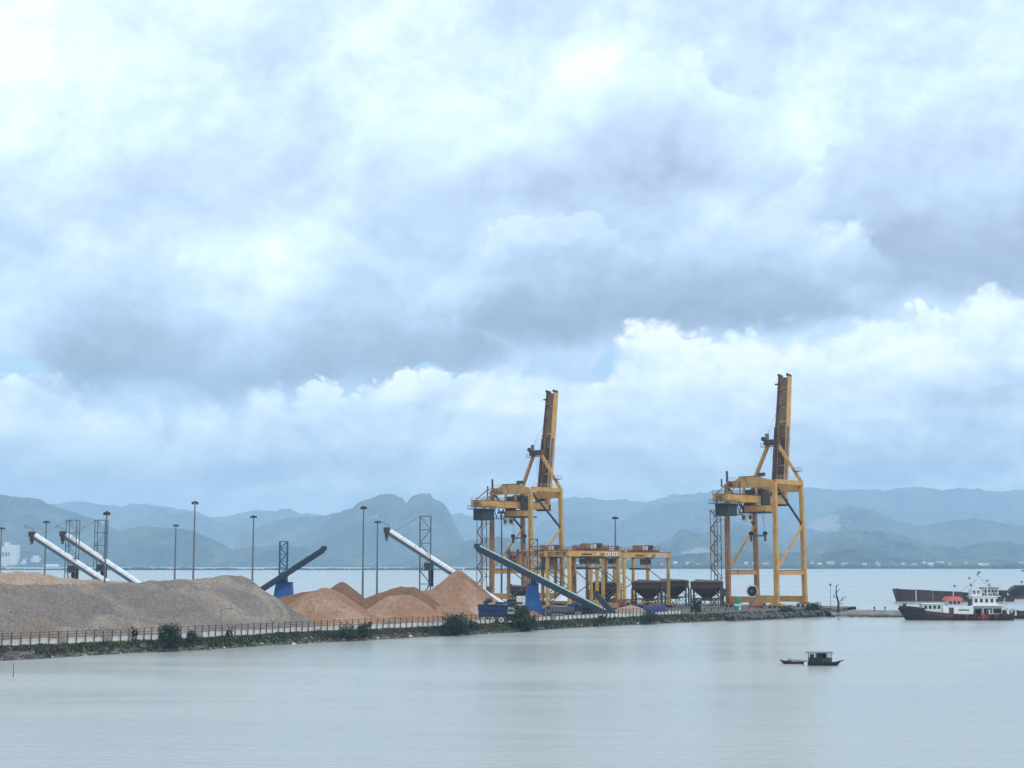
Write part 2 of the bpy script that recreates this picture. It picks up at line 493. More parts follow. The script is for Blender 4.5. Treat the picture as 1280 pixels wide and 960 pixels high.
def leaf_mat(name, a, b):
    m, t, bs, o = base_mat(name)
    g = t.add('ShaderNodeNewGeometry')
    tco = t.add('ShaderNodeTexCoord')
    n = t.noise(tco.outputs['Object'], 0.8, 3.0, 0.5)
    f = t.m('ADD', t.m('MULTIPLY', g.outputs['Random Per Island'], 0.6), t.m('MULTIPLY', n, 0.4))
    t.put(bs.inputs['Base Color'], t.mix(f, c4(a), c4(b)))
    bs.inputs['Roughness'].default_value = 0.6
    bs.inputs['Specular IOR Level'].default_value = 0.25
    return m


M_LEAF = leaf_mat('leaf_green', (0.022, 0.045, 0.028), (0.07, 0.11, 0.055))
M_LEAF2 = leaf_mat('leaf_dark_green', (0.016, 0.035, 0.024), (0.05, 0.085, 0.05))
M_GRASS = leaf_mat('grass_green', (0.055, 0.08, 0.035), (0.16, 0.185, 0.085))
M_DRY = leaf_mat('dry_scrub', (0.06, 0.05, 0.035), (0.15, 0.125, 0.085))

# ------------------------------------------------------------------ helpers: meshes
Z = Vector((0, 0, 1))


class MB:
    def __init__(self):
        self.V, self.Fc = [], []

    def add(self, vs, fs):
        k = len(self.V)
        self.V += [tuple(q) for q in vs]
        self.Fc += [tuple(i + k for i in f) for f in fs]
        return self

    def box(self, c, s, R=None):
        vs = []
        for sx in (-.5, .5):
            for sy in (-.5, .5):
                for sz in (-.5, .5):
                    q = Vector((sx * s[0], sy * s[1], sz * s[2]))
                    if R is not None:
                        q = R @ q
                    vs.append(Vector(c) + q)
        return self.add(vs, [(0, 1, 3, 2), (4, 6, 7, 5), (0, 4, 5, 1), (2, 3, 7, 6), (0, 2, 6, 4), (1, 5, 7, 3)])

    def bx(self, x0, x1, y0, y1, z0, z1):
        return self.box(((x0 + x1) / 2, (y0 + y1) / 2, (z0 + z1) / 2), (abs(x1 - x0), abs(y1 - y0), abs(z1 - z0)))

    def bar(self, p0, p1, wd, ht=None, up=Z):
        p0, p1 = Vector(p0), Vector(p1)
        ht = ht or wd
        d = p1 - p0
        L = d.length
        d = d / L
        s = d.cross(Vector(up))
        if s.length < 1e-4:
            s = d.cross(Vector((0, 1, 0)))
        s.normalize()
        n = s.cross(d)
        R = Matrix((s, d, n)).transposed()
        return self.box((p0 + p1) / 2, (wd, L, ht), R)

    def tube(self, p0, p1, r0, r1=None, n=8, caps=True):
        p0, p1 = Vector(p0), Vector(p1)
        r1 = r0 if r1 is None else r1
        d = (p1 - p0).normalized()
        a = d.cross(Z)
        if a.length < 1e-4:
            a = Vector((1, 0, 0))
        a.normalize()
        b = d.cross(a)
        vs = []
        for p, r in ((p0, r0), (p1, r1)):
            for i in range(n):
                t = 2 * math.pi * i / n
                vs.append(p + a * (math.cos(t) * r) + b * (math.sin(t) * r))
        fs = [(i, (i + 1) % n, n + (i + 1) % n, n + i) for i in range(n)]
        if caps:
            fs += [tuple(range(n))[::-1], tuple(range(n, 2 * n))]
        return self.add(vs, fs)

    def loft(self, rings, closed=True, caps=True):
        n = len(rings[0])
        vs = [q for r in rings for q in r]
        fs = []
        for k in range(len(rings) - 1):
            for i in range(n if closed else n - 1):
                j = (i + 1) % n
                fs.append((k * n + i, k * n + j, (k + 1) * n + j, (k + 1) * n + i))
        if caps:
            fs += [tuple(range(n))[::-1], tuple((len(rings) - 1) * n + i for i in range(n))]
        return self.add(vs, fs)

    def prism(self, poly, off):
        """extrude a planar polygon (list of 3-D points) by vector off"""
        off = Vector(off)
        return self.loft([[Vector(q) for q in poly], [Vector(q) + off for q in poly]])

    def build(self, name, m, parent=None, smooth=False, label=None):
        me = bpy.data.meshes.new(name)
        me.from_pydata(self.V, [], self.Fc)
        me.validate()
        if smooth:
            me.polygons.foreach_set('use_smooth', [True] * len(me.polygons))
        me.materials.append(m)
        return link(name, me, parent, label)


def fix_normals(me):
    import bmesh
    bm = bmesh.new()
    bm.from_mesh(me)
    bmesh.ops.recalc_face_normals(bm, faces=bm.faces)
    bm.to_mesh(me)
    bm.free()


def link(name, me, parent=None, label=None):
    fix_normals(me)
    o = bpy.data.objects.new(name, me)
    COL.objects.link(o)
    if parent is not None:
        o.parent = parent
    if label:
        o['label'] = label
    return o


def tag(o, label=None, cat=None, group=None, kind=None):
    for k, q in (('label', label), ('category', cat), ('group', group), ('kind', kind)):
        if q:
            o[k] = q
    return o


def thing(name, label, cat, loc=(0, 0, 0), rz=0.0, group=None):
    o = bpy.data.objects.new(name, None)
    COL.objects.link(o)
    o.empty_display_size = 0.5
    o.location = loc
    o.rotation_euler = (0, 0, rz)
    return tag(o, label, cat, group)


def copy_tree(o, parent=None):
    c = o.copy()
    COL.objects.link(c)
    c.parent = parent
    for ch in list(o.children):
        copy_tree(ch, c)
    return c


def dup_mesh(o, name, parent, loc, rz=0.0):
    """another object on the same mesh"""
    c = bpy.data.objects.new(name, o.data)
    COL.objects.link(c)
    c.parent = parent
    c.location = loc
    c.rotation_euler = (0, 0, rz)
    return c


def raw(name, verts, faces, m, parent=None, smooth=False):
    me = bpy.data.meshes.new(name)
    me.from_pydata([tuple(q) for q in verts], [], [tuple(f) for f in faces])
    if smooth:
        me.polygons.foreach_set('use_smooth', [True] * len(me.polygons))
    me.materials.append(m)
    o = bpy.data.objects.new(name, me)
    COL.objects.link(o)
    o.parent = parent
    return o


# numpy value noise
def vnoise(x, y, seed=0):
    xi, yi = np.floor(x).astype(np.int64), np.floor(y).astype(np.int64)
    xf, yf = x - xi, y - yi
    xf = xf * xf * (3 - 2 * xf)
    yf = yf * yf * (3 - 2 * yf)

    def h(a, b):
        n = (a * 374761393 + b * 668265263 + seed * 1442695041) & 0x7fffffff
        n = ((n ^ (n >> 13)) * 1274126177) & 0x7fffffff
        n = n ^ (n >> 16)
        return (n & 0xffff) / 65535.0

    return (h(xi, yi) * (1 - xf) + h(xi + 1, yi) * xf) * (1 - yf) + (h(xi, yi + 1) * (1 - xf) + h(xi + 1, yi + 1) * xf) * yf


def fbm(x, y, seed=0, octs=5, gain=0.5, ridged=False):
    a, s, t = 1.0, 0.0, 0.0
    for k in range(octs):
        q = vnoise(x, y, seed + 17 * k)
        if ridged:
            q = 1 - abs(2 * q - 1)
        s = s + a * q
        t += a
        a *= gain
        x, y = x * 2.03 + 3.1, y * 2.03 + 1.7
    return s / t


def grid_mesh(name, X, Y, Zv, m, parent=None, smooth=True, mask=None):
    r, c = X.shape
    V = np.stack([X, Y, Zv], -1).reshape(-1, 3)
    idx = np.arange(r * c).reshape(r, c)
    q = np.stack([idx[:-1, :-1], idx[:-1, 1:], idx[1:, 1:], idx[1:, :-1]], -1)
    if mask is not None:
        mk = mask[:-1, :-1] | mask[1:, :-1] | mask[:-1, 1:] | mask[1:, 1:]
        q = q[mk]
    q = q.reshape(-1, 4)
    used = np.unique(q)
    remap = -np.ones(r * c, int)
    remap[used] = np.arange(len(used))
    return raw(name, V[used].tolist(), remap[q].tolist(), m, parent, smooth)


def interp(pts, x):
    p = sorted(pts)
    return np.interp(x, [q[0] for q in p], [q[1] for q in p])


# ------------------------------------------------------------------ water
def water_material():
    m, t, b, o = base_mat('estuary_water')
    g = t.add('ShaderNodeNewGeometry')
    pos = g.outputs['Position']
    big = t.noise(t.v('MULTIPLY', pos, (0.35, 1.0, 1.0)), 0.02, 4.0, 0.6, 0.8)
    t.put(b.inputs['Base Color'], t.mix(t.sstep(big, .35, .65), c4((0.42, 0.437, 0.395)), c4((0.445, 0.457, 0.41))))
    t.put(b.inputs['Roughness'], t.sstep(big, 0.38, 0.64, 0.18, 0.26))
    b.inputs['IOR'].default_value = 1.33
    w1 = t.noise(t.v('MULTIPLY', pos, (0.55, 1.0, 1.0)), 0.9, 4.0, 0.6)
    w2 = t.noise(t.v('MULTIPLY', pos, (0.5, 1.0, 1.0)), 0.16, 3.0, 0.55)
    bp = t.add('ShaderNodeBump')
    t.put(bp.inputs['Strength'], t.sstep(big, 0.38, 0.64, 0.35, 0.7))
    bp.inputs['Distance'].default_value = 0.50
    t.put(bp.inputs['Height'], t.m('ADD', t.m('MULTIPLY', t.noise(t.v('MULTIPLY', pos, (0.7, 1.0, 1.0)), 2.8, 2.0, 0.6), 0.16), t.m('ADD', t.m('MULTIPLY', w1, 0.45), t.m('MULTIPLY', w2, 0.38))))
    t.put(b.inputs['Normal'], bp.outputs[0])
    return m


xs = [-19000, -3000, -600, 0, 600, 3000, 19000]
ys = [-400, 0, 120, 250, 600, 2000, 17800]
gx, gy = np.meshgrid(np.array(xs, float), np.array(ys, float))
tag(grid_mesh('water', gx, gy, gx * 0.0, water_material(), smooth=False), 'calm grey green estuary water around the spit', kind='structure')
raw('seabed', [(-19000, -400, -0.9), (19000, -400, -0.9), (19000, 17800, -0.9), (-19000, 17800, -0.9)], [(0, 1, 2, 3)], M_ROCK)['kind'] = 'structure'

# ------------------------------------------------------------------ mountains
def hill_material():
    m, t, b, o = base_mat('hill_forest')
    g = t.add('ShaderNodeNewGeometry')
    pos = g.outputs['Position']
    a = t.noise(pos, 0.0035, 6.0, 0.62)
    c = t.noise(pos, 0.02, 5.0, 0.7)
    k = t.m('ADD', t.m('MULTIPLY', a, .6), t.m('MULTIPLY', c, .4))
    col = t.mix(t.sstep(k, 0.38, 0.62), c4((0.010, 0.022, 0.018)), c4((0.12, 0.135, 0.09)))
    bare = t.noise(pos, 0.0022, 5.0, 0.6, 1.0)
    col = t.mix(t.sstep(bare, 0.66, 0.72), col, c4((0.26, 0.22, 0.17)))
    # quarries cut into the forest
    wob = t.v('SUBTRACT', t.noise(pos, 0.012, 5.0, 0.65, out='Color'), (0.5, 0.5, 0.5))
    for (u, v, Yq, rx, rz) in ((1027, 653, 9300, 150, 62), (868, 691, 7500, 80, 26), (1062, 694, 6500, 90, 30)):
        c0 = P(u, v, Yq)
        q = t.v('MULTIPLY', t.v('SUBTRACT', pos, tuple(c0)), (1 / rx, 1 / 900.0, 1 / rz))
        sc = t.add('ShaderNodeVectorMath', operation='SCALE')
        t.put(sc.inputs[0], wob)
        sc.inputs['Scale'].default_value = 3.0
        dq = t.v('LENGTH', t.v('ADD', q, sc.outputs[0]), out=1)
        col = t.mix(t.sstep(dq, 1.0, 0.72), col, c4((0.33, 0.31, 0.29)))
    t.put(b.inputs['Base Color'], col)
    b.inputs['Roughness'].default_value = 0.95
    b.inputs['Specular IOR Level'].default_value = 0.1
    return m


M_HILL = hill_material()


def mountain(name, Y, crest, depth=2.2, seed=0, rough=1.0, gully=0.35, foot_v=None):
    us = np.arange(crest[0][0], crest[-1][0] + 0.1, 2.2)
    cv = interp(crest, us)
    px = 1.0 / F * Y
    top = np.array([P(u, v, Y).z for u, v in zip(us, cv)])
    xw = np.array([P(u, 700, Y).x for u in us])
    rows = np.concatenate([np.linspace(-1, 0, 26), np.linspace(0.08, 0.8, 8)])
    X = np.repeat(xw[None], len(rows), 0)
    hm = max(top.max(), 60)
    Yg = Y + rows[:, None] * (depth * (top[None] * 0.5 + hm * 0.5)) 
    X = X * (1 + rows[:, None] * 0.0)
    s = 1.0 / (hm * 0.55)
    ns_ = fbm(X * s, Yg * s * 0.8, seed, 6, 0.55, True) - 0.62
    nf = fbm(X * s * 4, Yg * s * 4, seed + 5, 4, 0.55) - 0.5
    prof = np.clip(1 - np.abs(rows), 0, 1)[:, None] ** 0.9
    mid = (4 * prof * (1 - prof)) ** 0.7
    small = (fbm(xw * s * 5, xw * 0 + seed, seed + 3, 6, 0.62) - 0.5) * hm * 0.075 * rough
    Zg = (top + small)[None] * prof + hm * (ns_ * gully * 1.9 + nf * 0.16) * mid
    crest_row = 25
    cap = (top + small)[None] * (0.10 + 0.90 * prof)
    Zg = np.minimum(Zg, np.maximum(cap * 1.0, 0) + 0 * Zg)
    Zg[0] = -1.2
    Zg[-1] = -1.2
    # the near and far ends of the range run down into the plain
    o = grid_mesh(name, X, Yg, Zg, M_HILL)
    o['kind'] = 'structure'
    return o


RANGES = [
    ('mountain', 14500, [(-140, 634), (-60, 630), (75, 629), (100, 627), (130, 631), (150, 633), (165, 629), (200, 632), (240, 638), (262, 647),
                 (290, 643), (330, 637), (345, 638), (360, 636), (372, 641), (400, 644), (440, 641), (500, 650), (560, 642), (580, 643), (600, 649),
                 (640, 641), (700, 625), (720, 621), (745, 624), (760, 627), (780, 624), (810, 629), (840, 619), (870, 616), (900, 613), (950, 611),
                 (1000, 610), (1050, 612), (1110, 613), (1130, 609), (1160, 610), (1180, 614), (1210, 610), (1230, 612), (1260, 614), (1300, 610), (1420, 618)]),
    ('mountain', 12000, [(120, 690), (150, 658), (180, 646), (200, 634), (215, 642), (235, 640), (250, 645), (270, 653), (300, 656), (330, 672), (360, 700)]),
    ('mountain', 11500, [(640, 690), (680, 652), (700, 648), (720, 643), (740, 645), (770, 652), (800, 641), (830, 631), (860, 627), (900, 626), (940, 634), (980, 650), (1010, 690)]),
    ('mountain', 10000, [(285, 700), (300, 672), (320, 660), (335, 653), (350, 648), (370, 647), (400, 645), (420, 641), (440, 640), (470, 660), (500, 700)]),
    ('mountain', 9500, [(960, 700), (985, 676), (1010, 655), (1040, 640), (1065, 633), (1090, 637), (1120, 650), (1150, 658), (1180, 652), (1220, 648), (1260, 655), (1320, 660), (1400, 690)]),
    ('mountain', 8800, [(372, 706), (385, 690), (395, 670), (405, 655), (418, 643), (428, 638), (440, 635), (446, 629), (452, 625.5), (461, 624), (468, 621), (474, 618), (492, 617.5), (496, 621), (503, 622.5), (507, 630), (512, 622), (518, 618.5), (524, 617), (537, 617), (541, 623.5), (549, 626), (556, 631), (563, 643), (572, 661), (582, 679), (592, 695), (600, 706)]),
    ('mountain', 8200, [(-150, 626), (-60, 622), (0, 619), (20, 622), (30, 621), (45, 624), (60, 630), (90, 640), (120, 650), (145, 662), (160, 670), (200, 685), (240, 700)]),
    ('mountain', 7600, [(790, 704), (820, 681), (838, 673), (845, 666), (852, 661), (862, 664), (880, 668), (900, 656), (915, 651), (935, 656), (960, 672), (990, 690), (1020, 704)]),
    ('hill', 7000, [(85, 704), (100, 690), (130, 672), (150, 664), (178, 657), (200, 659), (235, 662), (250, 668), (275, 678), (290, 686), (330, 683), (350, 681), (400, 684), (430, 692), (470, 704)]),
    ('hill', 6900, [(505, 704), (520, 697), (545, 688), (575, 678), (600, 673), (625, 670), (650, 676), (700, 685), (740, 680), (775, 688), (830, 704)]),
    ('hill', 6800, [(960, 704), (1000, 688), (1025, 670), (1060, 663), (1100, 664), (1140, 672), (1160, 682), (1200, 684), (1240, 676), (1280, 680), (1330, 672), (1410, 690)]),
    ('hill', 6300, [(-140, 690), (-60, 682), (0, 684), (40, 690), (80, 694), (110, 703)]),
    ('hill', 5400, [(690, 706), (730, 701), (790, 700), (830, 696), (860, 692), (900, 690), (930, 688), (960, 692), (990, 690), (1010, 695), (1040, 690), (1070, 686), (1100, 693), (1130, 699), (1180, 700), (1300, 699), (1400, 698)]),
]
for k, (nm, Yd, cr) in enumerate(RANGES):
    mountain(nm, Yd, cr, seed=31 * k + 3, rough=0.3 if Yd == 8800 else (0.8 if nm == 'mountain' else 1.2))

# far low shores
def shore(name, Y, u0, u1, v_front, zt, depth, seed):
    us = np.arange(u0, u1, 4.0)
    yf = np.array([16.0 * F / (v_front - HOR)] * len(us)) if Y is None else np.full(len(us), Y)
    xw = (us - CX) / F * yf
    rows = np.array([0, 0.02, 0.1, 0.5, 1.0])
    X = np.repeat(xw[None], 5, 0)
    Yg = yf[None] + rows[:, None] * depth
    Zg = np.array([-1.0, 0.6, zt, zt, -1.0])[:, None] * np.ones_like(X)
    o = grid_mesh(name, X, Yg, Zg, M_HILL)
    o['kind'] = 'structure'
    return float(yf[0])


ya = shore('far_shore_ground', None, 640, 1420, 711.0, 2.0, 1800, 1)
yb = shore('far_shore_ground', None, -160, 720, 708.6, 2.0, 1500, 2)
yc = shore('mangrove_bank_ground', None, -160, 690, 712.6, 1.0, 90, 3)


def treeline(name, label, u0, u1, Y, depth, n, h0, h1, seed):
    rng = np.random.RandomState(seed)
    b = MB()
    for i in range(n):
        u = rng.uniform(u0, u1)
        y = Y + rng.uniform(0.02, 1) * depth
        x = (u - CX) / F * y
        h = rng.uniform(h0, h1) * (0.6 + 0.8 * float(vnoise(np.array(u / 18.0), np.array(seed * 1.0), seed)))
        r = h * rng.uniform(0.5, 1.3)
        ring = []
        for (zz, rr) in ((0.3, .75), (0.5 * h, 1.0), (0.85 * h, 0.62), (h, 0.12)):
            ring.append([(x + math.cos(a) * r * rr * rng.uniform(.75, 1.25), y + math.sin(a) * r * rr, zz + rng.uniform(-.06, .06) * h) for a in np.arange(6) * math.pi / 3])
        b.loft(ring, caps=False)
    o = b.build(name, M_LEAF2)
    return tag(o, label, kind='stuff')


treeline('far_trees', 'dark tree belt along the far shore on the right', 640, 1400, ya + 15, 320, 1900, 6, 15, 5)
treeline('mangrove', 'low mangrove strip across the water on the left', -150, 690, yc + 4, 60, 1300, 3, 5.5, 6)
treeline('far_trees', 'tree belt on the far shore behind the mangrove strip', -150, 700, yb + 15, 300, 700, 6, 12, 8)

# houses on the far shore
def make_house(wd, dp, ht, wm, rm, flat=False):
    h = thing('far_house', 'x', 'house', group='houses on the far shore')
    MB().bx(-wd / 2, wd / 2, 0, dp, 0, ht).build('wall', wm, h)
    if flat:
        MB().bx(-wd / 2 - .4, wd / 2 + .4, -.4, dp + .4, ht, ht + 1.0).build('roof', rm, h)
    else:
        MB().loft([[(-wd / 2 - .6, -.6, ht), (wd / 2 + .6, -.6, ht), (wd / 2 + .6, dp + .6, ht), (-wd / 2 - .6, dp + .6, ht)],
                   [(-wd / 2 - .4, dp / 2 - .1, ht + dp * .32), (wd / 2 + .4, dp / 2 - .1, ht + dp * .32), (wd / 2 + .4, dp / 2 + .1, ht + dp * .32), (-wd / 2 - .4, dp / 2 + .1, ht + dp * .32)]]).build('roof', rm, h)
    return h


protos = [make_house(20, 12, 8, M_BUILD, M_WHITE), make_house(30, 16, 7, M_BUILD, M_BROOF), make_house(12, 10, 12, M_WHITE, M_TILE), make_house(14, 12, 16, M_BUILD, M_WHITE, True)]
spots = [(700, 2), (722, 0), (742, 1), (826, 3), (843, 0), (858, 2), (872, 1), (893, 0), (931, 0), (941, 2), (955, 1), (1022, 0), (1053, 1), (1061, 1), (1078, 0), (1094, 3),
         (1096, 0), (1126, 0), (1140, 1), (1152, 2), (1160, 0), (1172, 1), (1184, 3), (1204, 2), (1222, 0), (1228, 1), (1247, 0), (1258, 2), (1272, 1), (1013, 2), (910, 3), (1036, 1)]
rr = random.Random(4)
for i, (u, k) in enumerate(spots):
    h = protos[k] if u == [q for q in spots if q[1] == k][0][0] else copy_tree(protos[k])
    y = ya + rr.uniform(60, 330)
    h.location = ((u - CX) / F * y, y, 2.0 + rr.uniform(3, 11))
    sc_ = rr.uniform(.55, .85)
    h.scale = (sc_ * rr.uniform(.7, 1.1), sc_, sc_)
    tag(h, ['small white gabled house among trees on the far shore', 'long pale shed among trees on the far shore',
            'tall white house with reddish roof on the far shore', 'flat roofed pale block on the far shore'][k], 'house',
        ['white gabled far houses', 'long pale far sheds', 'reddish roofed far houses', 'flat roofed far blocks'][k])

# factory at the left edge
yF = 6150.0
fx = lambda u: (u - CX) / F * yF
fz = lambda v: P(0, v, yF).z
fac = thing('factory', 'pale concrete factory block with dark window band at left edge of far shore', 'factory', (fx(12), yF, 2.0))
ox, oz = fx(12), 2.0
MB().bx(fx(-14) - ox, fx(16) - ox, 0, 60, 0, fz(683) - oz).build('wall', M_FAC, fac)
MB().bx(fx(16.3) - ox, fx(24) - ox, -4, 45, 0, fz(681) - oz).build('tower_wall', M_FAC, fac)
MB().bx(fx(8) - ox, fx(12.5) - ox, 8, 30, fz(682.9) - oz, fz(678) - oz).build('roof_plant', M_WHITE, fac)
for u in (2.5, 6.5, 10.5, 14):
    MB().bx(fx(u) - ox, fx(u + 2.6) - ox, -1.2, 0.4, fz(695) - oz, fz(690.5) - oz).build('window', M_GLASS, fac)
for v in (699, 703):
    MB().bx(fx(-13) - ox, fx(15.8) - ox, -1.5, 0.3, fz(v) - oz - 1.2, fz(v) - oz + 1.2).build('ledge', M_WHITE, fac)
for (a, b, v, nm, lb) in ((27, 34, 699, 'silo_building', 'low pale building right of the factory on far shore'), (39.5, 49, 694.5, 'warehouse', 'stepped pale block further right of the factory')):
    t_ = thing(nm, lb, 'building', (fx(a), yF + 30, 2.0))
    wd = fx(b) - fx(a)
    MB().bx(0, wd, 0, 40, 0, fz(v + 3) - 2).build('wall', M_FAC, t_)
    MB().bx(wd * .3, wd * .8, 2, 30, fz(v + 3) - 2.0, fz(v) - 2).build('upper_wall', M_WHITE, t_)
    MB().bx(wd * .28, wd * .82, 1, 31, fz(v) - 2, fz(v) - .8).build('roof', M_BROOF, t_)
t_ = thing('shed', 'long shed with a pale low roof on the far left shore', 'shed', (fx(60), yF - 20, 2.0))
wd = fx(77) - fx(60)
MB().bx(0, wd, 0, 40, 0, 4).build('wall', M_FAC, t_)
MB().loft([[(-1, -1, 4), (wd + 1, -1, 4), (wd + 1, 41, 4), (-1, 41, 4)], [(-1, 15, 9.5), (wd + 1, 15, 9.5), (wd + 1, 25, 9.5), (-1, 25, 9.5)]]).build('roof', M_WHITE, t_)

# ------------------------------------------------------------------ the spit of land
GZ = 2.0
fence_px = [(-130, 813.5), (0, 807.5), (156, 801.5), (257, 796.5), (385, 789.7), (522, 784), (600, 780), (690, 775.5), (770, 772), (860, 767.5)]
water_px = [(-140, 836), (0, 826.5), (50, 824), (100, 820), (160, 816.6), (200, 815), (260, 812.5), (320, 808), (385, 804.3), (450, 801), (500, 798), (570, 794.5), (640, 791.0),
            (690, 786), (740, 783.5), (780, 781.5), (840, 779), (900, 776.3), (950, 773.5), (1000, 771.3), (1030, 770.3)]
FEN = [G(u, interp(fence_px, u), GZ).to_2d() for u in np.arange(-130, 861, 10)]
front = FEN + [Vector(q) for q in ((56, 428), (66, 440), (76, 452), (86, 462), (95, 472), (104, 482))]
shore_l = [G(u, interp(water_px, u), 0).to_2d() for u in np.arange(-140, 1031, 2.5)]


def resample(pl, n):
    d = [0]
    for a, b in zip(pl[:-1], pl[1:]):
        d.append(d[-1] + (b - a).length)
    t = np.linspace(0, d[-1], n)
    return np.stack([np.interp(t, d, [q.x for q in pl]), np.interp(t, d, [q.y for q in pl])], -1)


NS = 620
A_ = resample(shore_l, NS)
B_ = resample(front, NS)
quay = [Vector(q) for q in ((-330, 790), (-200, 705), (-100, 640), (0, 575), (60, 536), (104, 508), (112, 500))]
C_ = resample(quay, NS)
rowt = np.linspace(0, 1, 14)
rows_x, rows_y, rows_z = [], [], []
jit = (fbm(np.arange(NS) / 9.0, np.zeros(NS), 4, 4) - 0.5) * 3.0
for k, t in enumerate(rowt):
    p = A_ * (1 - t) + B_ * t
    nz = (fbm(p[:, 0] / 2.2, p[:, 1] / 2.2, 8, 4) - 0.5) * 1.1 * math.sin(math.pi * min(1, t * 1.02))
    z = -0.5 + (GZ + 0.5) * (t ** 0.75) + nz
    if k == 0:
        z = np.full(NS, -0.8)
        p = p + np.stack([jit * .2, -1.5 + jit * .5], -1)
    if k == 13:
        z = np.full(NS, GZ)
    rows_x.append(p[:, 0]); rows_y.append(p[:, 1]); rows_z.append(z)
for t in np.linspace(0.01, 1, 24):
    p = B_ * (1 - t) + C_ * t
    rows_x.append(p[:, 0]); rows_y.append(p[:, 1]); rows_z.append(GZ + (fbm(p[:, 0] / 6, p[:, 1] / 6, 2, 3) - .5) * 0.12 * min(1, t * 8))
rows_x.append(C_[:, 0] + .3); rows_y.append(C_[:, 1] + .5); rows_z.append(np.full(NS, -0.9))


def ground_material():
    m, t, b, o = base_mat('spit_ground')
    g = t.add('ShaderNodeNewGeometry')
    pos = g.outputs['Position']
    n = t.noise(pos, 0.35, 6.0, 0.65)
    n_ = t.noise(pos, 2.2, 4.0, 0.7)
    k = t.m('ADD', t.m('MULTIPLY', n, .6), t.m('MULTIPLY', n_, .4))
    c = t.ramp(k, [(0.30, (0.045, 0.040, 0.034)), (0.45, (0.11, 0.095, 0.08)), (0.55, (0.20, 0.165, 0.135)), (0.70, (0.27, 0.24, 0.21))])
    z = t.sep(pos)[2]
    c = t.mix(t.sstep(z, 0.35, 0.0), c, c4((0.05, 0.045, 0.038)))       # wet foot of the bank
    t.put(b.inputs['Base Color'], c)
    b.inputs['Roughness'].default_value = 0.92
    bp = t.add('ShaderNodeBump')
    bp.inputs['Strength'].default_value = 0.7
    bp.inputs['Distance'].default_value = 0.3
    t.put(bp.inputs['Height'], n_)
    t.put(b.inputs['Normal'], bp.outputs[0])
    return m


M_GROUND = ground_material()
tag(grid_mesh('ground', np.array(rows_x), np.array(rows_y), np.array(rows_z), M_GROUND), 'spit of made ground with a rubble bank', kind='structure')

# low mole that runs out to the ships
mx = np.linspace(96, 124, 60)
yn = np.interp(mx, [96, 104, 112, 124], [456, 457, 458, 459])
yf_ = np.interp(mx, [96, 104, 112, 124], [505, 500, 492, 486])
prof = [(-0.06, -0.8), (0.0, -0.1), (0.04, 0.55), (0.10, 0.6), (0.14, 1.25), (0.9, 1.25), (1.0, -0.8)]
X = np.repeat(mx[None], len(prof), 0)
Yg = np.array([yn + (yf_ - yn) * a for a, _ in prof])
Zg = np.array([np.full(60, zz) for _, zz in prof]) + (fbm(X / 1.5, Yg / 1.5, 12, 4) - .5) * 0.45
Zg[0] = -0.8; Zg[-1] = -0.8
tag(grid_mesh('mole_ground', X, Yg, Zg, M_CONC), 'low grey concrete mole running out to the moored ship', kind='structure')
# yard road strip behind the fence
rs = resample([q + Vector((-1.2, 2.2)) for q in FEN], 200)
re_ = resample([q + Vector((-3.4, 5.2)) for q in FEN], 200)
grid_mesh('yard_road', np.array([rs[:, 0], re_[:, 0]]), np.array([rs[:, 1], re_[:, 1]]), np.full((2, 200), GZ + 0.07), M_CONC)['kind'] = 'structure'

# ------------------------------------------------------------------ chip piles
def pile(name, label, mat_, peaks, slope=0.70, base=GZ, seed=0, rough=0.5, res=0.45, cat='chip pile', group=None, flat=1.0, soft=1.2):
    """peaks: list of polylines of (u, v, Y); the heap is what trickles down from them at the angle of repose"""
    pts_ = []
    for pl in peaks:
        w_ = [P(*q) for q in pl]
        if len(w_) == 1:
            pts_.append(w_[0])
        for a, b in zip(w_[:-1], w_[1:]):
            k = max(2, int((b - a).length / 0.8))
            for i in range(k + 1):
                pts_.append(a.lerp(b, i / k))
    hmax = max(q.z for q in pts_) - base
    R_ = hmax / slope + 2
    x0, x1 = min(q.x for q in pts_) - R_, max(q.x for q in pts_) + R_
    y0, y1 = min(q.y for q in pts_) - R_, max(q.y for q in pts_) + R_
    gx_, gy_ = np.meshgrid(np.arange(x0, x1, res), np.arange(y0, y1, res * 1.15))
    wob = (fbm(gx_ / 7, gy_ / 7, seed, 4) - .5)
    Zv = np.full(gx_.shape, -50.0)
    for q in pts_:
        d = np.sqrt((gx_ - q.x) ** 2 + (gy_ - q.y) ** 2)
        s_ = slope * (1 + wob * 0.22)
        h_ = q.z - s_ * (np.sqrt(d * d + soft * soft) - soft)
        Zv = np.maximum(Zv, h_)
    up_ = np.clip((Zv - base) / 3.0, 0, 1)
    Zv = Zv + up_ * ((fbm(gx_ / 3.5, gy_ / 3.5, seed + 3, 5) - .5) * 1.1 * rough + (fbm(gx_ / 0.9, gy_ / 0.9, seed + 7, 3) - .5) * 0.5 * rough)
    # slump towards a gentle toe
    low = np.clip((Zv - base) / 2.2, -1, 1)
    mk = Zv > base - 0.15
    Zv = np.where(mk, Zv, base - 0.3)
    o = grid_mesh(name, gx_, gy_, Zv, mat_, mask=mk)
    return tag(o, label, cat, group)


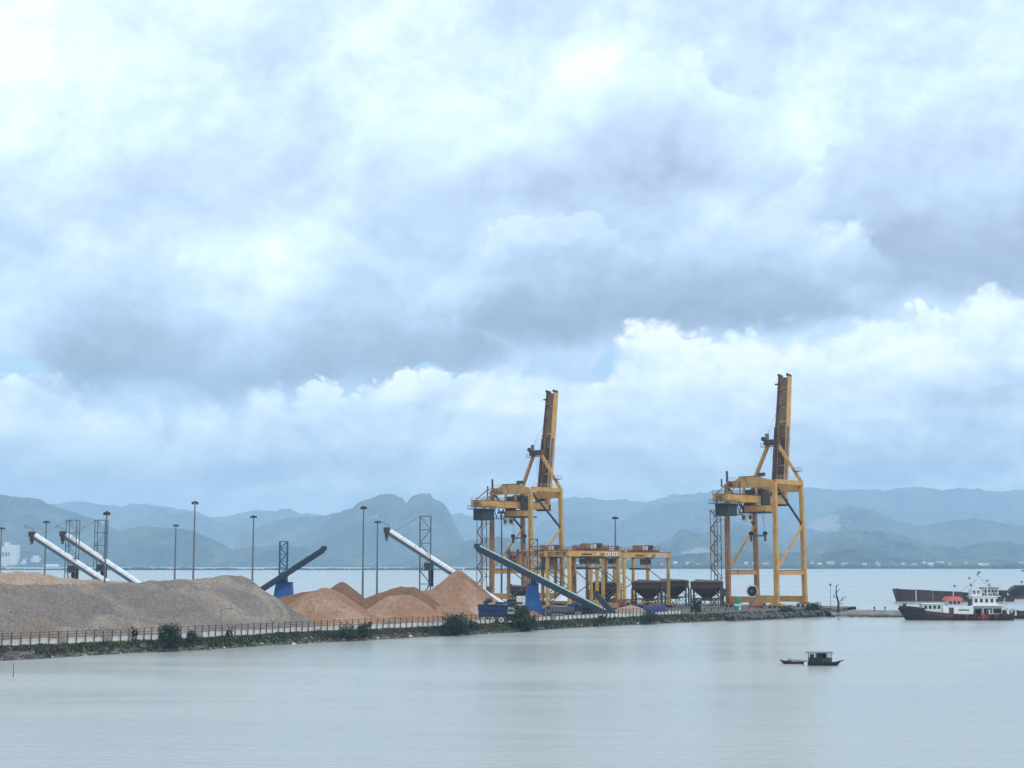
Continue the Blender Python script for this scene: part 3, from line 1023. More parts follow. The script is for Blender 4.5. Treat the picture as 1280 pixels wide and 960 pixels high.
GP_ = 'wood chip heaps in the yard'
pile('wood_chip_pile', 'largest heap, long grey brown ridge of chips along the fence on the left', M_CHIPG,
     [[(-170, 741, 262), (-100, 735, 268), (-20, 731, 277), (60, 729.5, 289), (120, 729, 297), (165, 728, 304), (200, 726, 309), (240, 724, 316), (258, 721.5, 319), (276, 719.8, 323), (299, 720, 326.5)]],
     0.70, seed=1, rough=0.9, group=GP_)
pile('wood_chip_pile', 'lower brown heap slumped in front of the big grey ridge at left edge', M_CHIPM,
     [[(28, 753, 284), (70, 747, 290), (104, 751, 292)], [(20, 774, 272), (60, 771, 279)]], 0.72, seed=9, rough=1.0, group=GP_)
pile('wood_chip_pile', 'pale tan heap showing behind the crest of the grey ridge at far left', M_CHIPT,
     [[(-180, 722, 330), (-60, 717, 345), (10, 715.5, 352), (48, 716.5, 357)], [(48, 716.5, 357), (75, 722.5, 360), (110, 724.5, 366), (150, 727, 372)]], 0.6, seed=2, rough=1.0, group=GP_)
pile('wood_chip_pile', 'orange brown heap with a twin front just right of the grey ridge', M_CHIPO,
     [[(388, 741, 366), (405, 735, 366), (412, 736, 367)], [(395, 752, 358), (422, 749, 357)]], 0.66, seed=3, rough=0.7, group=GP_)
pile('wood_chip_pile', 'dark damp low heap behind the orange brown twin heap', M_CHIPD,
     [[(340, 752, 380), (362, 743, 386), (385, 739.5, 388), (401, 737.5, 390)]], 0.66, seed=4, rough=0.7, group=GP_)
pile('wood_chip_pile', 'dark pointed cone of chips rising behind the orange heap', M_CHIPD, [[(427, 727, 398)]], 0.80, seed=5, rough=0.5, soft=0.8, group=GP_)
pile('wood_chip_pile', 'dark crested heap in the middle, behind the light rounded one', M_CHIPD,
     [[(462, 747, 394), (484, 739, 396), (503, 734, 397), (516, 734, 397)], [(516, 734, 397), (524, 742, 390), (533, 752, 383)]], 0.66, seed=6, rough=0.8, group=GP_)
pile('wood_chip_pile', 'light rounded orange heap in front of the dark crested heap', M_CHIPO,
     [[(490, 745, 381), (503, 742.5, 381), (512, 743, 382)], [(525, 737.5, 396), (540, 737, 396), (556, 746, 392)], [(545, 757, 382), (575, 764, 382)]], 0.66, seed=7, rough=0.8, group=GP_)
pile('wood_chip_pile', 'tall sharp tan cone of chips under the white conveyor foot', M_CHIPO, [[(573, 712.5, 418)]], 0.86, seed=8, rough=0.6, soft=1.0, group=GP_)
pile('wood_chip_pile', 'low yellowish scatter of chips behind the blue loading hopper', M_CHIPT, [[(582, 760, 398), (607, 757, 402), (640, 760, 404)]], 0.42, seed=10, rough=0.9, group=GP_)
pile('wood_chip_pile', 'small tan heap at the foot of the tall blue pedestal', M_CHIPO, [[(646, 762, 392), (660, 762, 393)]], 0.5, seed=11, rough=0.8, group=GP_)
pile('wood_chip_pile', 'small tan heap between the yard crane and the blue tarpaulin', M_CHIPT, [[(776, 759.5, 415), (787, 757, 418), (796, 758.5, 421)]], 0.80, seed=12, rough=0.6, group=GP_, res=.3)

# ------------------------------------------------------------------ fence and low wall
fr = resample(FEN, 1400)
dist = np.concatenate([[0], np.cumsum(np.linalg.norm(np.diff(fr, axis=0), axis=1))])


def along(d):
    return Vector((float(np.interp(d, dist, fr[:, 0])), float(np.interp(d, dist, fr[:, 1])), GZ))


Ltot = dist[-1]
fence = thing('fence', 'rusty brown post and rail fence along the shore bank', 'fence', along(0))
f0 = along(0)
pp = MB().bx(-.07, .07, -.07, .07, -.4, 2.25).build('post', M_FENCE, fence)
step = 1.72
npst = int(Ltot / step)
prng = random.Random(3)
for i in range(1, npst):
    q = dup_mesh(pp, 'post', fence, along(i * step) - f0, 0.4)
    q.rotation_euler = (prng.uniform(-.03, .03), prng.uniform(-.03, .03), 0.6)
    q.scale = (1, 1, prng.uniform(.93, 1.05))
for zz in (1.15, 1.62, 2.1):
    for k in range(0, npst - 7, 8):
        b = MB()
        e = min(k + 8, npst - 1)
        b.bar(along(k * step) - f0 + Z * (zz + prng.uniform(-.03, .03)), along(e * step) - f0 + Z * (zz + prng.uniform(-.03, .03)), .05, .07)
        b.build('rail', M_FENCE, fence)
wall = thing('low_wall', 'low whitewashed block wall at the foot of the rusty fence', 'wall', along(0) + Vector((-.2, .35, 0)))
d0 = (along(2) - along(0)).normalized()
bl = MB().bx(-.78, .78, -.13, .13, -.5, 1.05).build('block', M_WALL, wall)
bl.rotation_euler = (0, 0, math.atan2(d0.y, d0.x))
bl.location = along(step * .5) - f0
for i in range(1, npst - 1):
    if prng.random() < 0.07:
        continue
    a, e = along(i * step), along((i + 1) * step)
    dd = e - a
    q = dup_mesh(bl, 'block', wall, (a + e) / 2 - f0 + Z * prng.uniform(-.06, .03), math.atan2(dd.y, dd.x))
    q.rotation_euler.x = prng.uniform(-.02, .02)
    q.scale = (prng.uniform(.9, 1.0), 1, prng.uniform(.85, 1.05))


# ------------------------------------------------------------------ vegetation
def shrub(name, label, cat, base, wd, ht, m=None, n=900, leaf=.35, seed=0, col=False, group=None, stems=5):
    rng = np.random.RandomState(seed)
    m = m or M_LEAF2
    t_ = thing(name, label, cat, base, group=group)
    tips = []
    tr = MB()
    for k in range(stems):
        a = rng.uniform(0, 6.28)
        r_ = wd * .36 * math.sqrt(rng.uniform(0.05, 1))
        tip = Vector((math.cos(a) * r_, math.sin(a) * r_, ht * rng.uniform(.45, .85)))
        mid_ = Vector((tip.x * .35, tip.y * .35, tip.z * .5))
        rr_ = max(.04, ht * .02)
        tr.tube((tip.x * .08, tip.y * .08, -.3), mid_, rr_, rr_ * .7, 6)
        tr.tube(mid_, tip, rr_ * .7, rr_ * .3, 5)
        tips.append(tip)
    tr.build('stem', M_BARK, t_)
    clumps = [(tp, wd * rng.uniform(.12, .22)) for tp in tips]
    for k in range(int(stems * 2.6)):
        a, e = rng.uniform(0, 6.28), rng.uniform(0.05, 1)
        q = math.sqrt(rng.uniform(.02, 1))
        top_ = ht * (0.86 - .52 * q * q)
        clumps.append((Vector((math.cos(a) * wd * .40 * q, math.sin(a) * wd * .40 * q, ht * .10 + (top_ - ht * .10) * e)), wd * rng.uniform(.09, .19)))
    V, Fc = [], []
    for i in range(n):
        c, r_ = clumps[rng.randint(len(clumps))]
        d = Vector(rng.normal(size=3)).normalized()
        p = c + d * (r_ * rng.uniform(.55, 1.08) * (1 if not col else .7))
        if p.z < 0.02:
            p.z = abs(p.z) * .5
        s_ = leaf * rng.uniform(.6, 1.3)
        nrm = (d * .5 + Vector(rng.normal(size=3)) * .6 + Z * .3).normalized()
        a1 = nrm.orthogonal().normalized()
        a2 = nrm.cross(a1)
        an = rng.uniform(0, 6.28)
        e1 = (a1 * math.cos(an) + a2 * math.sin(an)) * s_
        e2 = (a2 * math.cos(an) - a1 * math.sin(an)) * s_ * .45
        k = len(V)
        V += [p - e1 * .5, p + e2 * .5 - e1 * .05, p + e1 * .5, p - e2 * .5 - e1 * .05]
        Fc.append((k, k + 1, k + 2, k + 3))
    raw('crown', V, Fc, m, t_)
    return t_


def bank_pt(u, v):
    """a point on the bank seen at (u, v)"""
    vw, vf = float(interp(water_px, u)), float(interp(fence_px, u)) if u < 860 else float(interp(water_px, u)) - 9
    t = min(1, max(0, (vw - v) / max(1e-3, vw - vf)))
    return G(u, v, max(0.0, GZ * t ** .75 - .05))


shrub('bush', 'broad dark green bush on the bank in front of the grey ridge', 'bush', bank_pt(211, 809), 5.6, 4.6, n=2600, leaf=.42, seed=1, stems=9)
shrub('bush', 'small bush hugging the right side of the broad left bush', 'bush', bank_pt(240, 803), 2.6, 2.8, n=800, leaf=.34, seed=2)
shrub('small_tree', 'slim upright dark shrub by the fence left of the broad bush', 'tree', bank_pt(169, 803), 1.7, 3.3, n=800, leaf=.33, seed=3, col=True, stems=4)
shrub('bush', 'narrow dark shrub by the fence at the middle of the grey ridge', 'bush', bank_pt(287, 797), 1.7, 2.3, n=600, leaf=.3, seed=4, col=True)
shrub('bush', 'tiny dark shrub by the fence near the right foot of grey ridge', 'bush', bank_pt(326, 793), 0.9, 1.5, n=260, leaf=.25, seed=5)
shrub('bush', 'large dense bush standing at the waterline in front of the tan cone', 'bush', bank_pt(569, 793), 7.0, 5.0, n=3600, leaf=.44, seed=6, stems=10)
shrub('bush', 'low bush spreading right of the large waterline bush', 'bush', bank_pt(590, 789), 4.2, 2.6, n=1200, leaf=.4, seed=16, stems=6)
shrub('small_tree', 'tall loose tree on the bank in front of the tall blue pedestal', 'tree', bank_pt(652, 784), 5.2, 6.2, M_LEAF, n=2800, leaf=.46, seed=7, stems=8)
shrub('bush', 'dark bush at the waterline under the tall loose tree', 'bush', bank_pt(661, 787), 6.0, 3.6, n=2000, leaf=.42, seed=8, stems=8)
shrub('bush', 'low green bush on the bank below the orange twin heap', 'bush', bank_pt(436, 795), 4.6, 2.3, M_LEAF, n=1300, leaf=.38, seed=9, stems=7)
shrub('bush', 'low dark bush on the bank between the orange heaps', 'bush', bank_pt(456, 795), 3.8, 3.0, n=1300, leaf=.38, seed=10, stems=6)
shrub('bush', 'low bush at the bank below the short dark blue conveyor', 'bush', bank_pt(752, 779), 3.4, 2.4, n=1000, leaf=.4, seed=11, stems=6)
shrub('bush', 'dark bush on the bank below the blue tarpaulin', 'bush', bank_pt(813, 777), 6.4, 2.6, n=1700, leaf=.42, seed=12, stems=8)
shrub('small_tree', 'small dark leafy tree between the two chip hoppers', 'tree', Vector((51.5, 431, GZ)), 3.4, 5.0, n=1700, leaf=.44, seed=13, stems=6)
shrub('bush', 'dark rounded bush on the point right of the right crane', 'bush', Vector((91.5, 464, 1.0)), 5.6, 3.2, n=1800, leaf=.45, seed=14, stems=8)
shrub('bush', 'low scrub on the bank under the right crane', 'bush', bank_pt(985, 767), 6.0, 2.2, n=1300, leaf=.45, seed=15, stems=7)

# the bare dead tree on the mole
dt = thing('dead_tree', 'bare dead tree with short crooked limbs on the grey mole', 'tree', Vector((98.3, 463, 0.9)))
b = MB()
b.tube((0, 0, -.4), (.15, 0, 3.3), .42, .30, 8)
b.tube((.15, 0, 3.3), (-.5, 0, 6.2), .30, .2, 8)
b.tube((-.5, 0, 6.2), (-.3, 0, 8.6), .2, .07, 6)
b.build('trunk', M_BARK, dt)
for a, e in (((.1, 0, 3.2), (2.1, .2, 4.6)), ((2.1, .2, 4.6), (2.4, .2, 5.4)), ((-.2, 0, 4.6), (-1.7, -.2, 5.3)), ((-.45, 0, 6.3), (.7, .2, 7.4)), ((1.1, .1, 3.9), (1.4, -.2, 5.2)),
             ((-.3, 0, 8.2), (.5, 0, 8.9)), ((-1.0, -.1, 5.0), (-1.3, 0, 6.0)), ((.1, 0, 2.8), (1.5, -.3, 3.0))):
    MB().tube(a, e, .13, .05, 6).build('limb', M_BARK, dt)

# grass, scrub, stones and washed up rubbish on the bank
def scatter_bank(n, seed, tmin, tmax, zoff=0.0):
    rng = np.random.RandomState(seed)
    out = []
    for i in range(n):
        s_ = rng.uniform(0, 1)
        j = int(s_ * (NS - 1))
        t = rng.uniform(tmin, tmax)
        k = t * 13
        k0 = min(12, int(k))
        fr_ = k - k0
        x = rows_x[k0][j] * (1 - fr_) + rows_x[k0 + 1][j] * fr_
        y = rows_y[k0][j] * (1 - fr_) + rows_y[k0 + 1][j] * fr_
        z = rows_z[k0][j] * (1 - fr_) + rows_z[k0 + 1][j] * fr_
        out.append((float(x), float(y), float(z), t, j))
    return out


def tufts(name, label, n, seed, tmin, tmax, m, h0, h1, thr):
    rng = np.random.RandomState(seed)
    V, Fc = [], []
    for (x, y, z, t, j) in scatter_bank(n, seed, tmin, tmax):
        if fbm(np.array(x / 9.0), np.array(y / 9.0), seed, 3) < thr or z < 0.25:
            continue
        for q in range(5):
            a = rng.uniform(0, 6.28)
            h_ = rng.uniform(h0, h1)
            bx_, by_ = x + rng.uniform(-.4, .4), y + rng.uniform(-.4, .4)
            tx, ty = bx_ + math.cos(a) * h_ * .5, by_ + math.sin(a) * h_ * .5
            wx, wy = -math.sin(a) * .16, math.cos(a) * .16
            k = len(V)
            V += [(bx_ - wx, by_ - wy, z - .1), (bx_ + wx, by_ + wy, z - .1), (tx + wx * .5, ty + wy * .5, z + h_ * .8), (tx - wx * .4, ty - wy * .4, z + h_)]
            Fc.append((k, k + 1, k + 2, k + 3))
    tag(raw(name, V, Fc, m), label, kind='stuff')


tufts('grass', 'rough green grass on the shore bank', 6000, 21, .25, .86, M_GRASS, .25, .6, .50)
tufts('weeds', 'darker weeds on the shore bank', 3000, 22, .2, .84, M_LEAF2, .25, .7, .57)
tufts('dry_scrub', 'dry brown scrub on the shore bank', 12000, 23, .12, .93, M_DRY, .2, .45, .38)


def stones(name, label, n, seed, tmin, tmax, m, s0, s1, pale=None):
    rng = np.random.RandomState(seed)
    b = MB()
    for (x, y, z, t, j) in scatter_bank(n, seed, tmin, tmax):
        s_ = rng.uniform(s0, s1) * (1.8 if rng.uniform() < .08 else 1)
        ring = []
        for zz, rr_ in ((-.35, .8), (.1, 1.0), (.5, .45)):
            ring.append([(x + math.cos(q) * s_ * rr_ * rng.uniform(.7, 1.25), y + math.sin(q) * s_ * rr_ * rng.uniform(.7, 1.25), z + zz * s_ * rng.uniform(.75, 1.25)) for q in np.arange(5) * 1.2566])
        b.loft(ring)
    tag(b.build(name, m), label, kind='stuff')


stones('rubble', 'broken stones along the waterline of the spit', 3600, 31, 0.03, .45, M_ROCK, .16, .55)
stones('rubble', 'dark broken stones higher on the shore bank', 2200, 32, .3, .95, M_ROCK, .12, .4)
stones('litter', 'pale washed up rubbish along the waterline', 520, 33, .06, .42, M_LITTER, .10, .38)

# rocks heaped round the feet of the right crane and on the mole
rng = np.random.RandomState(5)
b = MB()
for i in range(900):
    q = rng.uniform(0, 1)
    if i < 650:
        x, y = 60 + 44 * q, 431 + 52 * q + rng.uniform(-9, 4)
        z = max(0, 1.7 + (rng.uniform(-9, 0)) * .12)
    else:
        x, y, z = rng.uniform(96, 123), 458 + abs(rng.normal()) * 1.5, .35
    s_ = rng.uniform(.25, .8)
    b.loft([[(x + math.cos(a) * s_ * rr_ * rng.uniform(.7, 1.2), y + math.sin(a) * s_ * rr_ * rng.uniform(.7, 1.2), z + zz * s_) for a in np.arange(5) * 1.2566] for zz, rr_ in ((-.5, .9), (.1, 1), (.55, .4))])
tag(b.build('boulders', M_ROCK), 'grey boulders heaped below the right crane and along the mole', kind='stuff')

# ------------------------------------------------------------------ ship to shore cranes
TH = math.radians(-40)
R, GA = 17.7, 17.8          # leg spacing along the rail, rail gauge


def handrail(pts_, h=1.1, r=.05, every=2.0):
    b = MB()
    for a, e in zip(pts_[:-1], pts_[1:]):
        a, e = Vector(a), Vector(e)
        for k in (h, h * .55):
            b.bar(a + Z * k, e + Z * k, r * 1.6)
        n = max(1, int((e - a).length / every))
        for i in range(n + 1):
            q = a.lerp(e, i / n)
            b.bar(q, q + Z * h, r * 1.6)
    return b


def make_crane(loc, label):
    c = thing('harbour_crane', label, 'crane', loc, TH, 'tall ship loading cranes on the quay')
    inn = 1.0

    def legline(x, y, z):
        """legs lean in slightly towards the top on the waterside"""
        f = z / 40.0
        return Vector((x, y - (inn * f if y > 1 else 0), z))

    corners = ((0, 0), (R, 0), (0, GA), (R, GA))
    for (x, y) in corners:
        b = MB()
        b.loft([[legline(x, y, z) + Vector((sx * wd, sy * wd, 0)) for sx, sy in ((-1, -1), (1, -1), (1, 1), (-1, 1))] for z, wd in ((1.4, .66), (12, .66), (39.4 if y < 1 else 40.6, .60))])
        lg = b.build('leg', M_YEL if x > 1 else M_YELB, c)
        d = MB()
        for z in (3.6, 10.1, 11.9, 24.0, 36.5):
            q = legline(x, y, z)
            d.box(q, (1.46, 1.46, .2))
        d.build('flange', M_YEL, lg)
        # bogie under each corner
        bo = MB()
        bo.prism([(x - 3.3, y - .5, .75), (x + 3.3, y - .5, .75), (x + 2.5, y - .5, 1.25), (x + .8, y - .5, 1.75), (x - .8, y - .5, 1.75), (x - 2.5, y - .5, 1.25)], (0, 1.0, 0))
        bg_ = bo.build('bogie', M_YEL, c)
        for k in range(4):
            xx = x - 2.55 + 1.7 * k
            MB().tube((xx, y - .32, .45), (xx, y + .32, .45), .45, n=12).build('wheel', M_DARK, bg_)
    # sill beams on the rails
    for y in (0, GA):
        MB().bx(.67, R - .67, y - .55, y + .55, 1.6, 3.5).build('sill_beam', M_YEL, c)
    # portal beams across the gauge
    for x in (0, R):
        MB().bx(x - .42, x + .42, .67, GA - .95, 10.3, 11.7).build('portal_beam', M_YEL, c)
        MB().bx(x - .48, x + .48, .70, GA - .98, 11.7, 11.9).build('walkway', M_GREY, c)
        MB().bx(x - .45, x + .45, .70, GA - 1.62, 39.0, 40.5).build('top_beam', M_YEL, c)
        handrail([(x + .45, .8, 40.6), (x + .45, GA - 1.8, 40.6)]).build('handrail', M_YEL, c)
        # the K of diagonals in each side frame
        kk = legline(x, GA, 26.2)
        MB().bar((x, .6, 38.6), kk - Vector((0, .6, -.4)), .55).build('diagonal_brace', M_DARK, c)
        MB().bar((x, .8, 12.3), kk - Vector((0, .6, .4)), .60).build('diagonal_brace', M_YEL, c)
        MB().bx(x - .54, x + .54, GA - 1.5, GA + .1, 25.6, 26.8).build('gusset', M_YEL, c)
    # landside top beam with its deep middle
    b = MB()
    b.prism([(.72, -.6, 38.0), (R - .72, -.6, 38.0), (R - .72, -.6, 40.2), (R * .74, -.6, 41.0), (R * .68, -.6, 41.5), (R * .30, -.6, 41.5), (R * .22, -.6, 40.5), (.72, -.6, 40.1)], (0, 1.2, 0))
    b.build('top_beam', M_YEL, c)
    MB().bx(R * .28, R * .78, -.75, .75, 41.5, 41.65).build('walkway', M_DARK, c)
    MB().bx(R * .66, R * .80, -.5, .5, 41.65, 42.6).build('control_box', M_DARK, c)
    MB().bx(.7, R - .7, GA - 1.75, GA - .45, 37.0, 39.6).build('top_beam', M_YEL, c)
    # posts above the landside left corner
    MB().tube((0.2, 0, 39.4), (0.2, 0, 43.6), .38, .34, 10).build('vent_pipe', M_DARK, c)
    MB().tube((-1.5, -.6, 38.5), (-1.5, -.6, 41.2), .28, .24, 8).build('vent_pipe', M_DARK, c)
    MB().bx(.9, 2.6, -1.3, -.62, 38.6, 39.9).build('winch_box', M_DARK, c)
    MB().bx(3.0, 5.8, -1.5, -.62, 38.9, 39.1).build('small_platform', M_GREY, c)
    handrail([(3.0, -1.45, 39.1), (5.8, -1.45, 39.1)], .9).build('handrail', M_DARK, c)
    # twin girder through the portal with its back reach
    YB = -18.0
    for s in (-1, 1):
        x = R / 2 + s * 2.3
        MB().bx(x - .55, x + .55, YB, GA - .1, 33.1, 35.4).build('girder', M_YEL, c)
        MB().bx(x - .70, x + .70, YB, GA - .2, 35.4, 35.55).build('rail', M_DARK, c)
        handrail([(x + s * .65, YB, 35.5), (x + s * .65, GA - 2, 35.5)], 1.1, .045, 2.6).build('handrail', M_DARK, c)
        for y in (-.2, GA - 1.1):                                   # hangers to the top beams
            MB().bx(x - .3, x + .3, y - .35, y + .35, 35.56, 38.2).build('hanger', M_YEL, c)
    for y in (YB + .5, -10.0, -3.5, GA - 3):
        MB().bx(R / 2 - 1.74, R / 2 + 1.74, y - .35, y + .35, 33.4, 35.0).build('cross_tie', M_ORN, c)
    # back end: frame, stay and machinery house below
    for s in (-1, 1):
        MB().bar((R / 2 + s * 2.3, YB + 2, 35.6), (R / 2 + s * 2.3, YB + 8, 39.4), .32).build('back_stay', M_ORN, c)
        MB().bar((R / 2 + s * 2.3, YB + 8, 35.6), (R / 2 + s * 2.3, YB + 8, 39.4), .32).build('back_post', M_ORN, c)
    MB().bar((R / 2 - 2.5, YB + 8, 39.4), (R / 2 + 2.5, YB + 8, 39.4), .32).build('back_crossbar', M_ORN, c)
    mh = MB().bx(R / 2 - 2.3, R / 2 + 2.3, YB + .6, YB + 6.0, 28.6, 32.3).build('machinery_house', M_GRYG, c)
    MB().bx(R / 2 - 3.2, R / 2 + 3.2, YB - 1.6, YB + 6.4, 32.3, 32.55).build('house_roof', M_GREY, mh)
    for k in range(6):
        y = YB + .8 + k * .85
        for s in (-1, 1):
            MB().bx(R / 2 + s * 2.3, R / 2 + s * 2.38, y, y + .35, 28.8, 32.2).build('cladding_rib', M_GRYG, mh)
    for k in range(5):
        x = R / 2 - 2.0 + k * .85
        MB().bx(x, x + .35, YB + .52, YB + .6, 28.8, 32.2).build('cladding_rib', M_GRYG, mh)
    for s in (-1, 1):
        MB().bx(R / 2 + s * 2.0 - .2, R / 2 + s * 2.0 + .2, YB + 1, YB + 1.4, 32.5, 33.2).build('hanger', M_DARK, mh)
    b = handrail([(R / 2 - 3.2, YB + 6, 32.55), (R / 2 - 3.2, YB - 1.5, 32.55), (R / 2 + 3.2, YB - 1.5, 32.55), (R / 2 + 3.2, YB + 6, 32.55)])
    b.build('handrail', M_DARK, c)
    # walkway truss between house and trolley
    b = MB()
    for k in range(5):
        y = YB + 6.5 + k * 2.4
        b.bar((R / 2 - 3, y, 29.6), (R / 2 - 3, y + 1.2, 33.0), .2)
        b.bar((R / 2 - 3, y + 1.2, 33.0), (R / 2 - 3, y + 2.4, 29.6), .2)
    b.bx(R / 2 - 3.4, R / 2 - 2.6, YB + 6.2, YB + 19, 29.3, 29.55)
    b.build('walkway_truss', M_DARK, c)
    # trolley with winch, platform, cab
    YT = 3.6
    tr = MB().bx(R / 2 - 3.6, R / 2 + 3.6, YT - 2.2, YT + 3.0, 35.60, 36.40).build('trolley_frame', M_DARK, c)
    MB().tube((R / 2 - 2.0, YT + .4, 37.00), (R / 2 + 2.0, YT + .4, 37.00), 1.0, n=14).build('winch_drum', M_DARK, tr)
    MB().bx(R / 2 + 2.2, R / 2 + 3.6, YT - 1.0, YT + 1.8, 32.00, 37.40).build('winch_motor', M_DARK, tr)
    MB().bx(R / 2 - 3.6, R / 2 - 1.4, YT - 1.6, YT + .6, 36.40, 37.40).build('winch_motor', M_DARK, tr)
    for s in (-1, 1):
        MB().bx(R / 2 + s * 3.3 - .25, R / 2 + s * 3.3 + .25, YT - 2, YT + 2.6, 30.40, 35.60).build('trolley_hanger', M_DARK, tr)
    pl = MB().bx(R / 2 - 4.2, R / 2 + 5.2, YT - 3.2, YT + 4.4, 29.90, 30.35).build('trolley_platform', M_DARK, c)
    MB().bx(R / 2 - 3.8, R / 2 + 1.0, YT - 2.4, YT + 3.0, 30.36, 32.60).build('hoist_housing', M_BRN, pl)
    gd = []
    for k in range(9):
        a = -math.pi / 2 + k * math.pi / 8
        gd.append((R / 2 + 2.2 + 3.0 * math.cos(a), YT + .6 + 3.7 * math.sin(a), 30.36))
    gd = [(R / 2 - 2.6, YT - 3.1, 30.36)] + gd + [(R / 2 - 2.6, YT + 4.3, 30.36)]
    b = MB()
    for a, e in zip(gd[:-1], gd[1:]):
        a, e = Vector(a), Vector(e)
        b.bar(a + Z * .95, e + Z * .95, .12, 1.9)
    b.build('curved_guard', M_YEL, pl)
    cb = MB().bx(R / 2 - 3.4, R / 2 - .9, YT - 4.0, YT - 1.2, 27.20, 29.85).build('operator_cab', M_WHITE, c)
    MB().bx(R / 2 - 2.9, R / 2 - 1.9, YT - 4.05, YT - 3.98, 27.80, 29.20).build('cab_window', M_GLASS, cb)
    MB().bx(R / 2 - .92, R / 2 - .85, YT - 3.4, YT - 1.8, 27.90, 29.20).build('cab_window', M_GLASS, cb)
    MB().bx(R / 2 - 3.45, R / 2 - 3.38, YT - 3.6, YT - 1.6, 27.90, 29.20).build('cab_window', M_GLASS, cb)
    # spreader on ropes
    zs = 23.4
    sp = MB().bx(R / 2 - 2.9, R / 2 + 2.9, YT + .1, YT + 1.1, zs - .9, zs - .4).build('spreader', M_GREY, c)
    for s in (-1, 1):
        MB().tube((R / 2 + s * 2.6, YT + .1, zs + .1), (R / 2 + s * 2.6, YT + 1.1, zs + .1), .62, n=12).build('sheave', M_BLK, sp)
        MB().bx(R / 2 + s * 2.6 - .22, R / 2 + s * 2.6 + .22, YT + .3, YT + .9, zs - 2.4, zs - .9).build('twist_lock_arm', M_DARK, sp)
        for yy in (.2, 1.0):
            MB().tube((R / 2 + s * 2.4, YT + yy, zs + .3), (R / 2 + s * 1.8, YT + yy, 30), .045, n=4, caps=False).build('hoist_rope', M_DARK, sp)
    # mast: an A frame on the waterside corners
    AP = Vector((R / 2, GA - 3.2, 53.6))
    for x in (0, R):
        q = Vector((R / 2 + (x - R / 2) * .14, AP.y, AP.z))
        MB().bar((x, GA - 1.3, 40.6), q, .95).build('mast_leg', M_YEL, c)
    ap = MB().bx(R / 2 - 2.9, R / 2 + 2.5, AP.y - 1.0, AP.y + .7, 52.4, 54.3).build('mast_head', M_BRN, c)
    MB().bx(R / 2 - 3.6, R / 2 + 2.6, AP.y - 1.7, AP.y - .98, 51.8, 52.0).build('mast_platform', M_DARK, ap)
    handrail([(R / 2 - 3.6, AP.y - 1.65, 52.0), (R / 2 + 2.6, AP.y - 1.65, 52.0)], 1.1).build('handrail', M_DARK, ap)
    MB().tube((R / 2 - 3.2, AP.y - .9, 54.6), (R / 2 - 3.2, AP.y + .3, 54.6), .75, n=12).build('sheave', M_DARK, ap)
    MB().bx(R / 2 - 2.4, R / 2 - 1.5, AP.y - .8, AP.y + .2, 54.3, 56.3).build('sheave_post', M_GREY, ap)
    MB().bx(R - 1.9, R + .1, GA - 2.6, GA - .4, 43.6, 43.8).build('mast_step', M_DARK, c)
    handrail([(R - 1.9, GA - 2.6, 43.8), (R + .1, GA - 2.6, 43.8), (R + .1, GA - .4, 43.8)]).build('handrail', M_DARK, c)
    # raised boom
    lean = math.radians(7.4)
    hg = Vector((R / 2, GA + .3, 35.0))
    d = Vector((0, math.sin(lean), math.cos(lean)))
    nn = Vector((0, -math.cos(lean), math.sin(lean)))          # towards the land
    X_ = Vector((1, 0, 0))
    Lb = 41.2
    bm_ = c

    def bp(x, n_, t):
        return hg + X_ * x + nn * n_ + d * t

    def bslab(x0, x1, n0, n1, t0, t1):
        b = MB()
        b.loft([[bp(x0, n0, t), bp(x1, n0, t), bp(x1, n1, t), bp(x0, n1, t)] for t in (t0, t1)])
        return b

    for s in (-1, 1):
        b = MB()
        b.loft([[bp(s * (wd), -1.2, t), bp(s * (wd), 1.1, t), bp(s * (wd - .42), 1.1, t), bp(s * (wd - .42), -1.2, t)] for t, wd in ((-1.5, 2.35), (12, 2.35), (26, 2.2), (Lb, 1.95))])
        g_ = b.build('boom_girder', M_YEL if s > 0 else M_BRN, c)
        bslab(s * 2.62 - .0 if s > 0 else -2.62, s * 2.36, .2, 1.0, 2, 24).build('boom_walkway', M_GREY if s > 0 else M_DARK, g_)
        bslab(s * 1.95, s * 1.3, -1.0, 1.6, Lb, Lb + .75).build('boom_tip_ear', M_BRN, g_)
    for k in range(8):
        t0 = 1.0 + k * 5.0
        t1 = t0 + 4.86
        wd = 1.86 if t0 < 22 else 1.50
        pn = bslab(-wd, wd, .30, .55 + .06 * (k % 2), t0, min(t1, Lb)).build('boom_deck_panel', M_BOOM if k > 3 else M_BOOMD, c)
        if k in (0, 2, 4, 6, 7):
            bslab(-wd, wd, .56, .95, t0, t0 + .32).build('boom_cross_tie', M_BRN, pn)
    bslab(-.32, .22, .63, 1.05, 1.5, 24.5).build('boom_centre_rib', M_BRN, c)
    bslab(-1.15, -.85, .63, .85, 8, 22).build('boom_cable_tray', M_ORN, c)
    MB().box(bp(-2.6, .9, 38.6), (.9, .6, .5)).build('boom_lamp', M_DARK, c)
    MB().bx(R / 2 - 2.7, R / 2 + 2.7, GA - .4, GA + 1.2, 32.6, 34.9).build('boom_hinge', M_BRN, c)
    for k, x in enumerate((-1.9, -1.5)):
        MB().tube(bp(x, 1.2, 29 - k * 3), (R / 2 - 2.0 + k * .4, AP.y, 56.2), .06, n=4, caps=False).build('boom_stay_rope', M_GREY, c)
        MB().tube((R / 2 - .8 + k, AP.y, 52.5), (R / 2 - .4 + k, GA - 1.4, 40), .05, n=4, caps=False).build('hoist_rope', M_GREY, c)
    # cable reel on the landside sill, electrical cabinet on the left leg
    cr = MB().tube((R * .52, -.95, 5.2), (R * .52, -.70, 5.2), 1.62, n=24)
    cr = cr.build('cable_reel', M_BLK, c)
    b = MB()
